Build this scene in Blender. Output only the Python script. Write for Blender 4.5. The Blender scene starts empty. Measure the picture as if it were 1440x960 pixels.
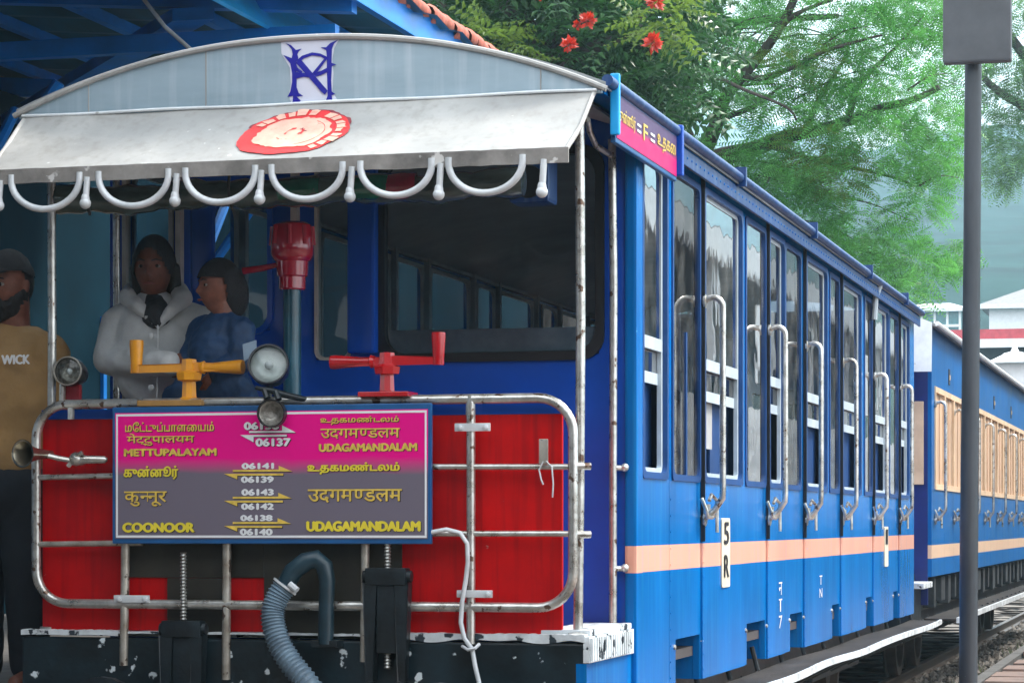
import bpy, bmesh, math, random
import numpy as np
from mathutils import Vector, Matrix, noise as mnoise
from mathutils.geometry import tessellate_polygon, interpolate_bezier, delaunay_2d_cdt
random.seed(7); RNG = np.random.default_rng(7)
R = math.radians
SC = bpy.context.scene; COL = SC.collection

# ------------------------------------------------------------------ camera
FPX = 3570.0; YAW = R(15.29); SA, CA = math.sin(YAW), math.cos(YAW)
CX, CY, CZ = 3.129, -9.283, 1.30
cd = bpy.data.cameras.new('camera'); cam = bpy.data.objects.new('camera', cd); COL.objects.link(cam)
cam.location = (CX, CY, CZ); cam.rotation_euler = (R(90), 0, YAW)
cd.sensor_width = 36; cd.lens = FPX / 1440 * 36; cd.shift_y = (735 - 480) / 1440
cd.clip_start = .1; cd.clip_end = 3000
SC.camera = cam

# ------------------------------------------------------------------ sky, sun, exposure
SUN_AZ, SUN_EL = R(52), R(52)            # measured from +Y towards +X
w = bpy.data.worlds.new('World'); SC.world = w; w.use_nodes = True
nt = w.node_tree; bg = nt.nodes['Background']
sky = nt.nodes.new('ShaderNodeTexSky'); sky.sky_type = 'NISHITA'; sky.sun_disc = False
sky.sun_elevation = SUN_EL; sky.sun_rotation = SUN_AZ; sky.air_density = 1.6; sky.dust_density = 4.0; sky.ozone_density = 1.0
tc = nt.nodes.new('ShaderNodeTexCoord'); nz = nt.nodes.new('ShaderNodeTexNoise'); nz.inputs['Scale'].default_value = 2.2; nz.inputs['Detail'].default_value = 6
rp = nt.nodes.new('ShaderNodeValToRGB'); rp.color_ramp.elements[0].position = .18; rp.color_ramp.elements[0].color = (.55,.55,.55,1); rp.color_ramp.elements[1].position = .62
mx = nt.nodes.new('ShaderNodeMix'); mx.data_type = 'RGBA'; mx.inputs['B'].default_value = (12.6, 13.2, 13.8, 1)
nt.links.new(tc.outputs['Generated'], nz.inputs['Vector']); nt.links.new(nz.outputs['Fac'], rp.inputs['Fac'])
nt.links.new(rp.outputs['Color'], mx.inputs['Factor']); nt.links.new(sky.outputs['Color'], mx.inputs['A'])
nt.links.new(mx.outputs['Result'], bg.inputs['Color']); bg.inputs['Strength'].default_value = .12
sd_ = bpy.data.lights.new('sun', 'SUN'); so = bpy.data.objects.new('sun', sd_); COL.objects.link(so)
sd_.energy = 3.6; sd_.angle = R(12); sd_.color = (1, .95, .88)
_d = Vector((math.sin(SUN_AZ)*math.cos(SUN_EL), math.cos(SUN_AZ)*math.cos(SUN_EL), math.sin(SUN_EL)))
so.rotation_euler = _d.to_track_quat('Z', 'Y').to_euler(); so.location = (20, 20, 40)
SC.view_settings.view_transform = 'Standard'; SC.view_settings.look = 'None'
SC.view_settings.exposure = .88; SC.view_settings.gamma = 1; SC.view_settings.use_curve_mapping = False
SC.cycles.use_denoising = True; SC.cycles.max_bounces = 7; SC.cycles.transparent_max_bounces = 14
SC.cycles.diffuse_bounces = 3; SC.cycles.glossy_bounces = 3; SC.cycles.volume_bounces = 2
SC.cycles.caustics_reflective = False; SC.cycles.caustics_refractive = False
SC.cycles.sample_clamp_indirect = 6

# ------------------------------------------------------------------ measuring helpers (photo pixel -> point on a known plane of the place)
def fr(px, py, Y):
    u = (px-720)/FPX; dx = -SA+u*CA; dy = CA+u*SA; t = (Y-CY)/dy
    return CX+dx*t, CZ+(735-py)/FPX*t
def sd(px, py, X):
    u = (px-720)/FPX; dx = -SA+u*CA; dy = CA+u*SA; t = (X-CX)/dx
    return CY+dy*t, CZ+(735-py)/FPX*t
def FV(px, py, Y):
    x, z = fr(px, py, Y); return Vector((x, Y, z))

# ------------------------------------------------------------------ materials
MATS = {}
def mat(name, col, rough=.5, metal=0, var=.12, vscale=6, vcol=None, bump=0, bscale=60, coat=0, stretch=None, spec=.5, chips=None, emit=None, trans=0, island=0, stripe=None, dust=None):
    m = bpy.data.materials.new(name); m.use_nodes = True; MATS[name] = m
    n = m.node_tree; L = n.links.new; p = n.nodes['Principled BSDF']
    def N(t): return n.nodes.new(t)
    p.inputs['Roughness'].default_value = rough; p.inputs['Metallic'].default_value = metal
    p.inputs['Coat Weight'].default_value = coat; p.inputs['Coat Roughness'].default_value = .08; p.inputs['Specular IOR Level'].default_value = spec
    tc = N('ShaderNodeTexCoord'); mp = N('ShaderNodeMapping'); L(tc.outputs['Object'], mp.inputs['Vector'])
    if stretch: mp.inputs['Scale'].default_value = stretch
    nz = N('ShaderNodeTexNoise'); nz.inputs['Scale'].default_value = vscale; nz.inputs['Detail'].default_value = 7; nz.inputs['Roughness'].default_value = .62
    L(mp.outputs['Vector'], nz.inputs['Vector'])
    def mixc(fac, a, b):
        x = N('ShaderNodeMix'); x.data_type = 'RGBA'
        for key, v in (('Factor', fac), ('A', a), ('B', b)):
            if isinstance(v, (int, float)): x.inputs[key].default_value = v
            elif isinstance(v, tuple): x.inputs[key].default_value = (*v[:3], 1)
            else: L(v, x.inputs[key])
        return x.outputs['Result']
    def ramp(src, a, b):
        r = N('ShaderNodeMapRange'); r.inputs['From Min'].default_value = a; r.inputs['From Max'].default_value = b; L(src, r.inputs['Value']); return r.outputs['Result']
    c2 = vcol if vcol else tuple(max(0, x*(1-var*2.2)) for x in col)
    c1 = tuple(min(1, x*(1+var)) for x in col)
    out = mixc(ramp(nz.outputs['Fac'], .3, .7), c2, c1)
    if stripe:
        z0, z1, sc = stripe
        sp = N('ShaderNodeSeparateXYZ'); L(tc.outputs['Object'], sp.inputs[0])
        a = N('ShaderNodeMath'); a.operation = 'GREATER_THAN'; a.inputs[1].default_value = z0; L(sp.outputs['Z'], a.inputs[0])
        b = N('ShaderNodeMath'); b.operation = 'LESS_THAN'; b.inputs[1].default_value = z1; L(sp.outputs['Z'], b.inputs[0])
        q = N('ShaderNodeMath'); q.operation = 'MULTIPLY'; L(a.outputs[0], q.inputs[0]); L(b.outputs[0], q.inputs[1])
        out = mixc(q.outputs[0], out, mixc(nz.outputs['Fac'], tuple(x*.85 for x in sc), sc))
    if island:
        g = N('ShaderNodeNewGeometry'); r = ramp(g.outputs['Random Per Island'], 0, 1)
        out = mixc(r, out, tuple(min(1, x*island) for x in col))
    if chips:                                   # worn patches / splashes with a shape of their own
        cc, sc, lo = chips
        z2 = N('ShaderNodeTexNoise'); z2.inputs['Scale'].default_value = sc; z2.inputs['Detail'].default_value = 5
        L(tc.outputs['Object'], z2.inputs['Vector']); out = mixc(ramp(z2.outputs['Fac'], lo, lo+.03), out, cc)
    if dust:
        cc, amt = dust
        z3 = N('ShaderNodeTexNoise'); z3.inputs['Scale'].default_value = 14; z3.inputs['Detail'].default_value = 8
        m3 = N('ShaderNodeMapping'); m3.inputs['Scale'].default_value = (2.2, 2.2, .12); L(tc.outputs['Object'], m3.inputs['Vector']); L(m3.outputs['Vector'], z3.inputs['Vector'])
        q = N('ShaderNodeMath'); q.operation = 'MULTIPLY'; q.inputs[1].default_value = amt; L(ramp(z3.outputs['Fac'], .5, .8), q.inputs[0])
        out = mixc(q.outputs[0], out, cc)
    L(out, p.inputs['Base Color'])
    rr = N('ShaderNodeMapRange'); rr.inputs['To Min'].default_value = max(.02, rough*.75); rr.inputs['To Max'].default_value = min(1, rough*1.3); L(nz.outputs['Fac'], rr.inputs['Value']); L(rr.outputs['Result'], p.inputs['Roughness'])
    if bump:
        bn = N('ShaderNodeTexNoise'); bn.inputs['Scale'].default_value = bscale; bn.inputs['Detail'].default_value = 4; L(mp.outputs['Vector'], bn.inputs['Vector'])
        b = N('ShaderNodeBump'); b.inputs['Strength'].default_value = bump; b.inputs['Distance'].default_value = .01; L(bn.outputs['Fac'], b.inputs['Height']); L(b.outputs['Normal'], p.inputs['Normal'])
    if trans:
        t = N('ShaderNodeBsdfTranslucent'); L(mixc(.5, out, tuple(min(1, x*2.2) for x in col)), t.inputs['Color'])
        ms = N('ShaderNodeMixShader'); ms.inputs['Fac'].default_value = trans; L(p.outputs[0], ms.inputs[1]); L(t.outputs[0], ms.inputs[2]); L(ms.outputs[0], n.nodes['Material Output'].inputs['Surface'])
    return m

def glass(name, tint=(.75, .85, .9), rough=.02, ior=1.5, grime=.08):
    m = bpy.data.materials.new(name); m.use_nodes = True; MATS[name] = m
    n = m.node_tree; L = n.links.new; n.nodes.remove(n.nodes['Principled BSDF']); N = n.nodes.new
    t = N('ShaderNodeBsdfTransparent'); t.inputs['Color'].default_value = (*tint, 1)
    g = N('ShaderNodeBsdfGlossy'); g.inputs['Roughness'].default_value = rough
    f = N('ShaderNodeFresnel'); f.inputs['IOR'].default_value = ior
    tc = N('ShaderNodeTexCoord'); nz = N('ShaderNodeTexNoise'); nz.inputs['Scale'].default_value = 2.5; L(tc.outputs['Object'], nz.inputs['Vector'])
    b = N('ShaderNodeBump'); b.inputs['Strength'].default_value = .022; b.inputs['Distance'].default_value = .05; L(nz.outputs['Fac'], b.inputs['Height']); L(b.outputs['Normal'], g.inputs['Normal'])
    a = N('ShaderNodeMixShader'); L(f.outputs[0], a.inputs[0]); L(t.outputs[0], a.inputs[1]); L(g.outputs[0], a.inputs[2])
    d = N('ShaderNodeBsdfDiffuse'); d.inputs['Color'].default_value = (.5, .5, .47, 1)
    z = N('ShaderNodeTexNoise'); z.inputs['Scale'].default_value = 7; z.inputs['Detail'].default_value = 8; L(tc.outputs['Object'], z.inputs['Vector'])
    q = N('ShaderNodeMapRange'); q.inputs['From Min'].default_value = .4; q.inputs['From Max'].default_value = .8; q.inputs['To Max'].default_value = grime*2; L(z.outputs['Fac'], q.inputs['Value'])
    c = N('ShaderNodeMixShader'); L(q.outputs['Result'], c.inputs[0]); L(a.outputs[0], c.inputs[1]); L(d.outputs[0], c.inputs[2])
    L(c.outputs[0], n.nodes['Material Output'].inputs['Surface']); return m

PEACH = (.86, .44, .32)
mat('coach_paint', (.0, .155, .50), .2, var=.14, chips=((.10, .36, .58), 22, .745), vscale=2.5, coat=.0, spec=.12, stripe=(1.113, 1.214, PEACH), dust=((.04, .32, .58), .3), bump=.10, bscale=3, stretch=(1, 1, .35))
mat('coach_blue_shaded', (.0, .07, .46), .33, var=.1, vscale=3, coat=.1, spec=.35, bump=.05, bscale=4)  # same paint as the coach sides, toned deeper for the shaded balcony end
mat('second_coach_paint', (.0, .125, .40), .35, var=.1, vscale=2.5, coat=.0, spec=.12, stripe=(1.022, 1.127, (.8, .55, .38)), dust=((.25, .4, .5), .2))
mat('end_blue', (.006, .02, .16), .4, var=.12)
mat('gutter_blue', (.006, .05, .19), .4, var=.15, dust=((.3, .4, .45), .3))
mat('red_board', (.64, .0, .0), .42, var=.15, vscale=1.5, spec=.2, vcol=(.27, .0, .004), chips=((.55, .30, .26), 30, .72), dust=((.12, .0, .004), .6))
mat('dark_plate', (.034, .030, .020), .5, var=.3)
mat('silver', (.66, .66, .63), .28, metal=.75, var=.25, vscale=12, vcol=(.30, .27, .23), chips=((.16, .10, .07), 26, .63), bump=.12, bscale=40)
mat('worn_silver', (.60, .58, .52), .4, metal=.55, var=.2, vscale=9, vcol=(.26, .21, .16), chips=((.12, .09, .07), 22, .62), bump=.15, bscale=50)
mat('fascia_grey', (.36, .46, .52), .38, metal=.25, var=.12, vscale=5, vcol=(.30, .40, .46), stretch=(.35, 1, 1.5), dust=((.7, .75, .78), .35))
mat('awning_grey', (.40, .39, .37), .45, metal=.1, var=.1, vscale=3, vcol=(.29, .285, .275), chips=((.60, .60, .58), 24, .70), bump=.35, bscale=7, dust=((.24, .22, .19), .55))
mat('lip_grey', (.27, .25, .23), .55, var=.25, vscale=8, chips=((.6, .58, .55), 14, .62))
mat('white_enamel', (.72, .74, .76), .25, var=.08, vscale=9, vcol=(.5, .52, .53), coat=.4)
mat('roof_grey', (.30, .32, .33), .6, var=.2, vscale=4)
mat('beam_black', (.006, .017, .024), .35, var=.4, vscale=6, chips=((.66, .72, .74), 15, .645), bump=.4, bscale=14)
mat('deck_white', (.66, .70, .72), .5, var=.15, vscale=10, chips=((.02, .03, .04), 18, .60), bump=.3, bscale=25)
mat('black_iron', (.010, .017, .022), .38, var=.35, vscale=12, bump=.2)
mat('thread_steel', (.5, .5, .47), .35, metal=.8)
mat('teal_pipe', (.012, .085, .13), .3, var=.25, vscale=8, coat=.3, dust=((.1, .3, .38), .5))
mat('pipe_dark', (.012, .035, .05), .35, var=.3, vscale=8)
mat('hose_rubber', (.16, .23, .29), .45, var=.25, vscale=10, vcol=(.09, .13, .17))
mat('crimson', (.42, .006, .03), .18, var=.12, coat=.7)
mat('crank_red', (.56, .006, .012), .25, var=.12, coat=.5)
mat('crank_yellow', (.80, .34, .012), .35, var=.1, coat=.2, vcol=(.62, .24, .01))
mat('yellow_plate', (.44, .24, .07), .5, var=.2)
mat('black_rubber', (.008, .009, .011), .45, var=.2)
mat('chrome', (.82, .84, .85), .12, metal=1, var=.05)
mat('window_white', (.52, .60, .66), .4, var=.1, vscale=5, dust=((.3, .4, .45), .4))
mat('bead_blue', (.006, .06, .22), .4, var=.12)
mat('interior_grey', (.42, .41, .41), .6, var=.12, vscale=3)
mat('interior_post', (.50, .50, .47), .5, var=.15)
mat('interior_blue', (.012, .06, .16), .5, var=.15)
mat('shutter_blue', (.003, .045, .17), .5, var=.15)
mat('interior_floor', (.06, .05, .05), .7)
mat('seat_rexine', (.012, .035, .09), .45, var=.15)
mat('dusty_strip', (.34, .40, .44), .5, var=.3, vscale=6, vcol=(.2, .25, .28))
mat('plastic_roll', (.07, .10, .09), .15, var=.4, vscale=4, coat=.6, vcol=(.02, .03, .03), bump=.35, bscale=9, stretch=(1, 3, 3))
mat('reflection_green', (.01, .14, .08), .12, var=.3, coat=.8)
mat('reflection_red', (.35, .01, .04), .15, var=.3, coat=.8)
mat('monogram_blue', (.006, .004, .30), .4, var=.05)
mat('monogram_white', (.66, .69, .80), .4, var=.05)
mat('emblem_red', (.72, .012, .012), .4, var=.1)
mat('emblem_dark', (.22, .01, .02), .5, var=.2)
mat('emblem_salmon', (.86, .47, .35), .45, var=.12, vscale=20, chips=((.78, .30, .22), 30, .66))
mat('gold_print', (.84, .58, .10), .4, var=.15, vscale=40)
mat('yellow_print', (.86, .70, .05), .4, var=.05)
mat('white_print', (.85, .85, .86), .4, var=.04)
mat('black_print', (.012, .008, .012), .5, var=.05)
mat('sign_frame', (.012, .10, .28), .35, var=.15)
mat('cream_plate', (.78, .71, .55), .5, var=.12, chips=((.45, .35, .22), 30, .68))
mat('cream_paint', (.78, .57, .38), .5, var=.12, vscale=4, vcol=(.62, .42, .26))
mat('shutter_peach', (.70, .46, .30), .55, var=.15, vscale=6, stretch=(1, 1, .2), dust=((.35, .2, .12), .4))
mat('white_fascia', (.76, .79, .80), .45, var=.1, chips=((.4, .4, .38), 16, .70))
mat('gear_grey', (.05, .055, .06), .7, spec=.2, var=.3)
mat('footboard_edge', (.66, .70, .72), .5, var=.25, vscale=7, chips=((.08, .09, .1), 10, .66))
mat('footboard_wood', (.045, .04, .038), .85, spec=.1, var=.3, stretch=(1, .2, 1), bump=.3)
mat('post_paint', (.055, .062, .072), .42, metal=.3, var=.2, chips=((.3, .33, .36), 40, .74), stretch=(1, 1, .25))
mat('box_grey', (.07, .075, .085), .55, var=.15)
mat('canopy_blue', (.002, .22, .72), .38, var=.15, vscale=3)
mat('canopy_bright', (.015, .42, .92), .35, var=.08)
mat('canopy_sheet', (.006, .10, .15), .5, var=.4, vscale=3, stretch=(1, .3, 1))
mat('terracotta', (.50, .13, .08), .7, var=.2, vscale=8)
mat('station_teal', (.004, .04, .06), .6, spec=.08, var=.15, vscale=2)
mat('station_wall', (.005, .026, .04), .8, spec=.04, var=.15, vscale=2)
mat('platform', (.14, .13, .12), .85, var=.2, bump=.3)
mat('wall_cream', (.55, .56, .54), .7, var=.1, vscale=2)
mat('shelter_blue', (.34, .45, .56), .7, var=.1, vscale=2)
mat('roof_tile', (.28, .27, .27), .75, var=.25, vscale=5)
mat('white_wood', (.78, .79, .80), .5, var=.08)
mat('soil', (.075, .058, .045), .9, var=.3, vscale=3, bump=.6, bscale=18)
mat('ballast', (.13, .115, .10), .9, var=.4, vscale=9, bump=.8, bscale=30, island=1.9)
mat('rail_steel', (.10, .075, .06), .45, metal=.6, var=.3)
mat('sleeper', (.04, .032, .028), .9, spec=.1, var=.3)
mat('paver', (.30, .20, .16), .8, var=.18, vscale=7, bump=.3)
mat('grass', (.10, .16, .03), .7, var=.3, trans=.3, island=.5)
mat('hill', (.02, .05, .045), .95, spec=.05, var=.5, vscale=.05, vcol=(.004, .014, .014), bump=1, bscale=.12)
mat('bark', (.07, .055, .045), .85, var=.35, vscale=9, stretch=(2, 2, .4), bump=.8, bscale=22)
mat('leaf_dark', (.022, .072, .018), .35, var=.3, vscale=.9, island=2.0, trans=.25, spec=.5)
mat('leaf_feather', (.07, .21, .045), .5, var=.45, vscale=1.1, island=2.2, trans=.5)
mat('leaf_sunlit', (.13, .21, .03), .5, var=.2, island=.6, trans=.4)  # yellow-green tone puts sunlight into the leaf colour
mat('leaf_far', (.09, .19, .07), .6, var=.4, vscale=.5, island=1.7, trans=.3)
mat('flower_red', (.75, .04, .012), .45, var=.2, island=.5, trans=.3)
mat('house_white', (.80, .80, .82), .6, var=.05)
mat('house_roof', (.22, .21, .21), .7, var=.15)
mat('red_trim', (.55, .06, .08), .5, var=.1)
mat('dark_wall', (.03, .045, .055), .7, var=.2)
mat('green_pane', (.05, .20, .22), .2, var=.2)
mat('skin_brown', (.22, .085, .055), .5, var=.12, vscale=30, vcol=(.14, .05, .032), spec=.4)
mat('hair_black', (.008, .007, .007), .5, var=.4, vscale=60, stretch=(4, 4, .6), bump=.5, bscale=120)
mat('knit_black', (.010, .011, .014), .8, var=.3, vscale=90, bump=.6, bscale=220)
mat('coat_grey', (.64, .66, .66), .8, var=.1, vscale=8, bump=.25, bscale=180)
mat('scarf_dark', (.03, .032, .036), .8, var=.2, bump=.4, bscale=90)
mat('jacket_blue', (.010, .05, .14), .65, var=.25, vscale=9, bump=.25, bscale=40)
mat('jacket_light', (.25, .33, .42), .7)
mat('tan_shirt', (.34, .20, .075), .8, var=.12, vscale=5, bump=.25, bscale=70)
mat('trouser_navy', (.010, .014, .022), .8, var=.2)
mat('eye_white', (.34, .31, .29), .25, var=.02)
mat('eye_dark', (.02, .012, .01), .15, var=.02)
mat('lip', (.26, .07, .06), .5, var=.1)
mat('bangle', (.75, .73, .7), .3, var=.05)
mat('lamp_rim', (.03, .03, .035), .3, metal=.5)
mat('reflector', (.92, .96, .93), .45, metal=.0, var=.12, vscale=18, bump=.5, bscale=12)
mat('lamp_mesh', (.40, .38, .34), .4, metal=.6, var=.5, vscale=40, vcol=(.12, .11, .10), bump=.8, bscale=60)
mat('brass_horn', (.42, .38, .30), .25, metal=.9, var=.15)
mat('red_cloth', (.30, .01, .02), .7, var=.2)
glass('glass_side', (.40, .54, .62), .012, 1.85, .07)
glass('glass_front', (.62, .70, .74), .02, 1.33, .035)
glass('lamp_glass', (.92, .97, .96), .02, 1.5, .05)
# the printed face of the destination board: magenta above, grey below, a soft wavy print edge
def sign_mat(name, zc, soft, top, bot, wav):
    m = mat(name, top, .42, var=.04, spec=.25); n = m.node_tree; L = n.links.new; p = n.nodes['Principled BSDF']
    tcn = n.nodes.new('ShaderNodeTexCoord'); sp = n.nodes.new('ShaderNodeSeparateXYZ'); L(tcn.outputs['Object'], sp.inputs[0])
    z = n.nodes.new('ShaderNodeTexNoise'); z.inputs['Scale'].default_value = 3.5; L(tcn.outputs['Object'], z.inputs['Vector'])
    q = n.nodes.new('ShaderNodeMath'); q.operation = 'MULTIPLY_ADD'; q.inputs[1].default_value = wav; L(z.outputs['Fac'], q.inputs[0]); L(sp.outputs['Z'], q.inputs[2])
    r = n.nodes.new('ShaderNodeMapRange'); r.inputs['From Min'].default_value = zc-soft+wav*.5; r.inputs['From Max'].default_value = zc+soft+wav*.5; L(q.outputs[0], r.inputs['Value'])
    x = n.nodes.new('ShaderNodeMix'); x.data_type = 'RGBA'; x.inputs['A'].default_value = (*bot, 1); x.inputs['B'].default_value = (*top, 1); L(r.outputs['Result'], x.inputs['Factor']); L(x.outputs['Result'], p.inputs['Base Color'])
M = MATS

# ------------------------------------------------------------------ mesh builder
class MB:
    def __init__(s): s.v = []; s.f = []; s.sm = []
    def add(s, vs, fs, smooth=False):
        o = len(s.v); s.v += [tuple(v) for v in vs]; s.f += [tuple(i+o for i in f) for f in fs]; s.sm += [smooth]*len(fs); return s
    def box(s, x0, x1, y0, y1, z0, z1):
        return s.add([(x0,y0,z0),(x1,y0,z0),(x1,y1,z0),(x0,y1,z0),(x0,y0,z1),(x1,y0,z1),(x1,y1,z1),(x0,y1,z1)],
                     [(0,3,2,1),(4,5,6,7),(0,1,5,4),(1,2,6,5),(2,3,7,6),(3,0,4,7)])
    def tube(s, pts, r, n=12, caps=True):
        pts = [Vector(p) for p in pts]; rs = r if isinstance(r, (list, tuple)) else [r]*len(pts); o = []
        up = None
        for i, p in enumerate(pts):
            t = (pts[min(i+1, len(pts)-1)]-pts[max(i-1, 0)]).normalized()
            if up is None: up = t.orthogonal().normalized()
            up = (up - t*up.dot(t)); up = up.normalized() if up.length > 1e-6 else t.orthogonal().normalized()
            b = t.cross(up)
            o += [p + (up*math.cos(2*math.pi*k/n) + b*math.sin(2*math.pi*k/n))*rs[i] for k in range(n)]
        fs = [(i*n+k, i*n+(k+1)%n, (i+1)*n+(k+1)%n, (i+1)*n+k) for i in range(len(pts)-1) for k in range(n)]
        s.add(o, fs, True)
        if caps: s.add(o[:n], [tuple(range(n-1, -1, -1))]); s.add(o[-n:], [tuple(range(n))])
        return s
    def lathe(s, c, axis, prof, n=24):                     # prof: (distance along axis, radius)
        c = Vector(c); a = Vector(axis).normalized(); u = a.orthogonal().normalized(); b = a.cross(u); o = []
        for d, r in prof: o += [c + a*d + (u*math.cos(2*math.pi*k/n)+b*math.sin(2*math.pi*k/n))*max(r, 1e-4) for k in range(n)]
        return s.add(o, [(i*n+k, i*n+(k+1)%n, (i+1)*n+(k+1)%n, (i+1)*n+k) for i in range(len(prof)-1) for k in range(n)], True)
    def ball(s, c, r, n=12, m=8, sc=(1,1,1)):
        c = Vector(c); o = []
        for i in range(m+1):
            t = math.pi*i/m
            o += [c+Vector((sc[0]*r*math.sin(t)*math.cos(2*math.pi*k/n), sc[1]*r*math.sin(t)*math.sin(2*math.pi*k/n), sc[2]*r*math.cos(t))) for k in range(n)]
        return s.add(o, [(i*n+k, (i+1)*n+k, (i+1)*n+(k+1)%n, i*n+(k+1)%n) for i in range(m) for k in range(n)], True)
    def prism(s, poly, d):                                  # planar polygon extruded by vector d
        poly = [Vector(p) for p in poly]; d = Vector(d); n = len(poly); tri = tessellate_polygon([poly])
        s.add(poly, [tuple(t) for t in tri]); s.add([p+d for p in poly], [tuple(t) for t in tri])
        return s.add(poly+[p+d for p in poly], [(k, (k+1)%n, (k+1)%n+n, k+n) for k in range(n)])
    def loft(s, a, b, closed=True, smooth=False):
        n = len(a); return s.add(list(a)+list(b), [(k, (k+1)%n, (k+1)%n+n, k+n) for k in range(n if closed else n-1)], smooth)
    def build(s, name, m, parent=None, bevel=0, kind=None, fixn=True):
        me = bpy.data.meshes.new(name); off = Vector((0,0,0)); q = parent
        while q is not None: off += Vector(q.location); q = q.parent
        me.from_pydata([(v[0]-off.x, v[1]-off.y, v[2]-off.z) for v in s.v], [], s.f)
        me.polygons.foreach_set('use_smooth', s.sm)
        if bevel or fixn:
            b = bmesh.new(); b.from_mesh(me)
            if bevel:
                bmesh.ops.remove_doubles(b, verts=b.verts, dist=1e-5)
                es = [e for e in b.edges if len(e.link_faces) == 2 and e.calc_face_angle(0) > .6]
                bmesh.ops.bevel(b, geom=es, offset=bevel, segments=2, affect='EDGES', profile=.6)
            bmesh.ops.recalc_face_normals(b, faces=b.faces); b.to_mesh(me); b.free()
        if any(s.sm): me.set_sharp_from_angle(angle=R(40))
        me.materials.append(M[m] if isinstance(m, str) else m)
        o = bpy.data.objects.new(name, me); COL.objects.link(o); o.parent = parent
        if kind: o['kind'] = kind
        return o
def tag(o, label=None, cat=None, group=None, kind=None):
    for k, v in (('label', label), ('category', cat), ('group', group), ('kind', kind)):
        if v: o[k] = v
    return o
def empty(name, loc, label=None, cat=None, group=None):
    o = bpy.data.objects.new(name, None); COL.objects.link(o); o.location = loc; o.empty_display_size = .2
    return tag(o, label, cat, group)
def copy_tree(o, parent=None):
    c = o.copy(); COL.objects.link(c); c.parent = parent
    for ch in o.children: copy_tree(ch, c)
    return c
def rrect(a0, a1, b0, b1, r, n=6):
    out = []
    for ca_, cb_, t0 in ((a1-r, b1-r, 0), (a0+r, b1-r, 90), (a0+r, b0+r, 180), (a1-r, b0+r, 270)):
        for k in range(n+1):
            t = R(t0+90*k/n); out.append((ca_+r*math.cos(t), cb_+r*math.sin(t)))
    return out
def plane_pt(pl, c):                                       # pl = ('X', x) -> (a,b)=(y,z); ('Y', y) -> (a,b)=(x,z)
    return (lambda a, b, d=0: Vector((c+d, a, b))) if pl == 'X' else (lambda a, b, d=0: Vector((a, c+d, b)))
def ring(mb, pl, c, a0, a1, b0, b1, wd, r, d0, d1, ro=None):   # rounded window frame between depth offsets d0..d1
    P = plane_pt(pl, c); ro = r+wd*.6 if ro is None else ro
    o = rrect(a0-wd, a1+wd, b0-wd, b1+wd, max(ro, .002)); i = rrect(a0, a1, b0, b1, max(r, .001))
    O0, O1, I0, I1 = ([P(a, b, d) for a, b in q] for q, d in ((o, d0), (o, d1), (i, d0), (i, d1)))
    mb.loft(O1, I1); mb.loft(O0, I0); mb.loft(O0, O1); mb.loft(I0, I1); return mb
def pane(mb, pl, c, a0, a1, b0, b1, r=.002):
    P = plane_pt(pl, c); q = [P(a, b) for a, b in rrect(a0, a1, b0, b1, r)]; return mb.add(q, [tuple(range(len(q)))])
def wall(mb, pl, c, a0, a1, b0, b1, th, holes):            # slab with rectangular openings, outside at c, inside at c+th
    A = sorted({a0, a1, *[h[0] for h in holes], *[h[1] for h in holes]}); B = sorted({b0, b1, *[h[2] for h in holes], *[h[3] for h in holes]})
    A = [a for a in A if a0 <= a <= a1]; B = [b for b in B if b0 <= b <= b1]
    def solid(i, j):
        if i < 0 or j < 0 or i >= len(A)-1 or j >= len(B)-1: return False
        x, y = (A[i]+A[i+1])/2, (B[j]+B[j+1])/2
        return not any(h[0] < x < h[1] and h[2] < y < h[3] for h in holes)
    P = plane_pt(pl, c)
    for i in range(len(A)-1):
        for j in range(len(B)-1):
            if not solid(i, j): continue
            q = [(A[i], B[j]), (A[i+1], B[j]), (A[i+1], B[j+1]), (A[i], B[j+1])]
            for d in (0, th): mb.add([P(a, b, d) for a, b in q], [(0,1,2,3)])
            for k, (di, dj) in enumerate(((0,-1), (1,0), (0,1), (-1,0))):
                if not solid(i+di, j+dj):
                    (a, b), (e, f) = q[k], q[(k+1)%4]; mb.add([P(a,b,0), P(e,f,0), P(e,f,th), P(a,b,th)], [(0,1,2,3)])
    return mb

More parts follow.
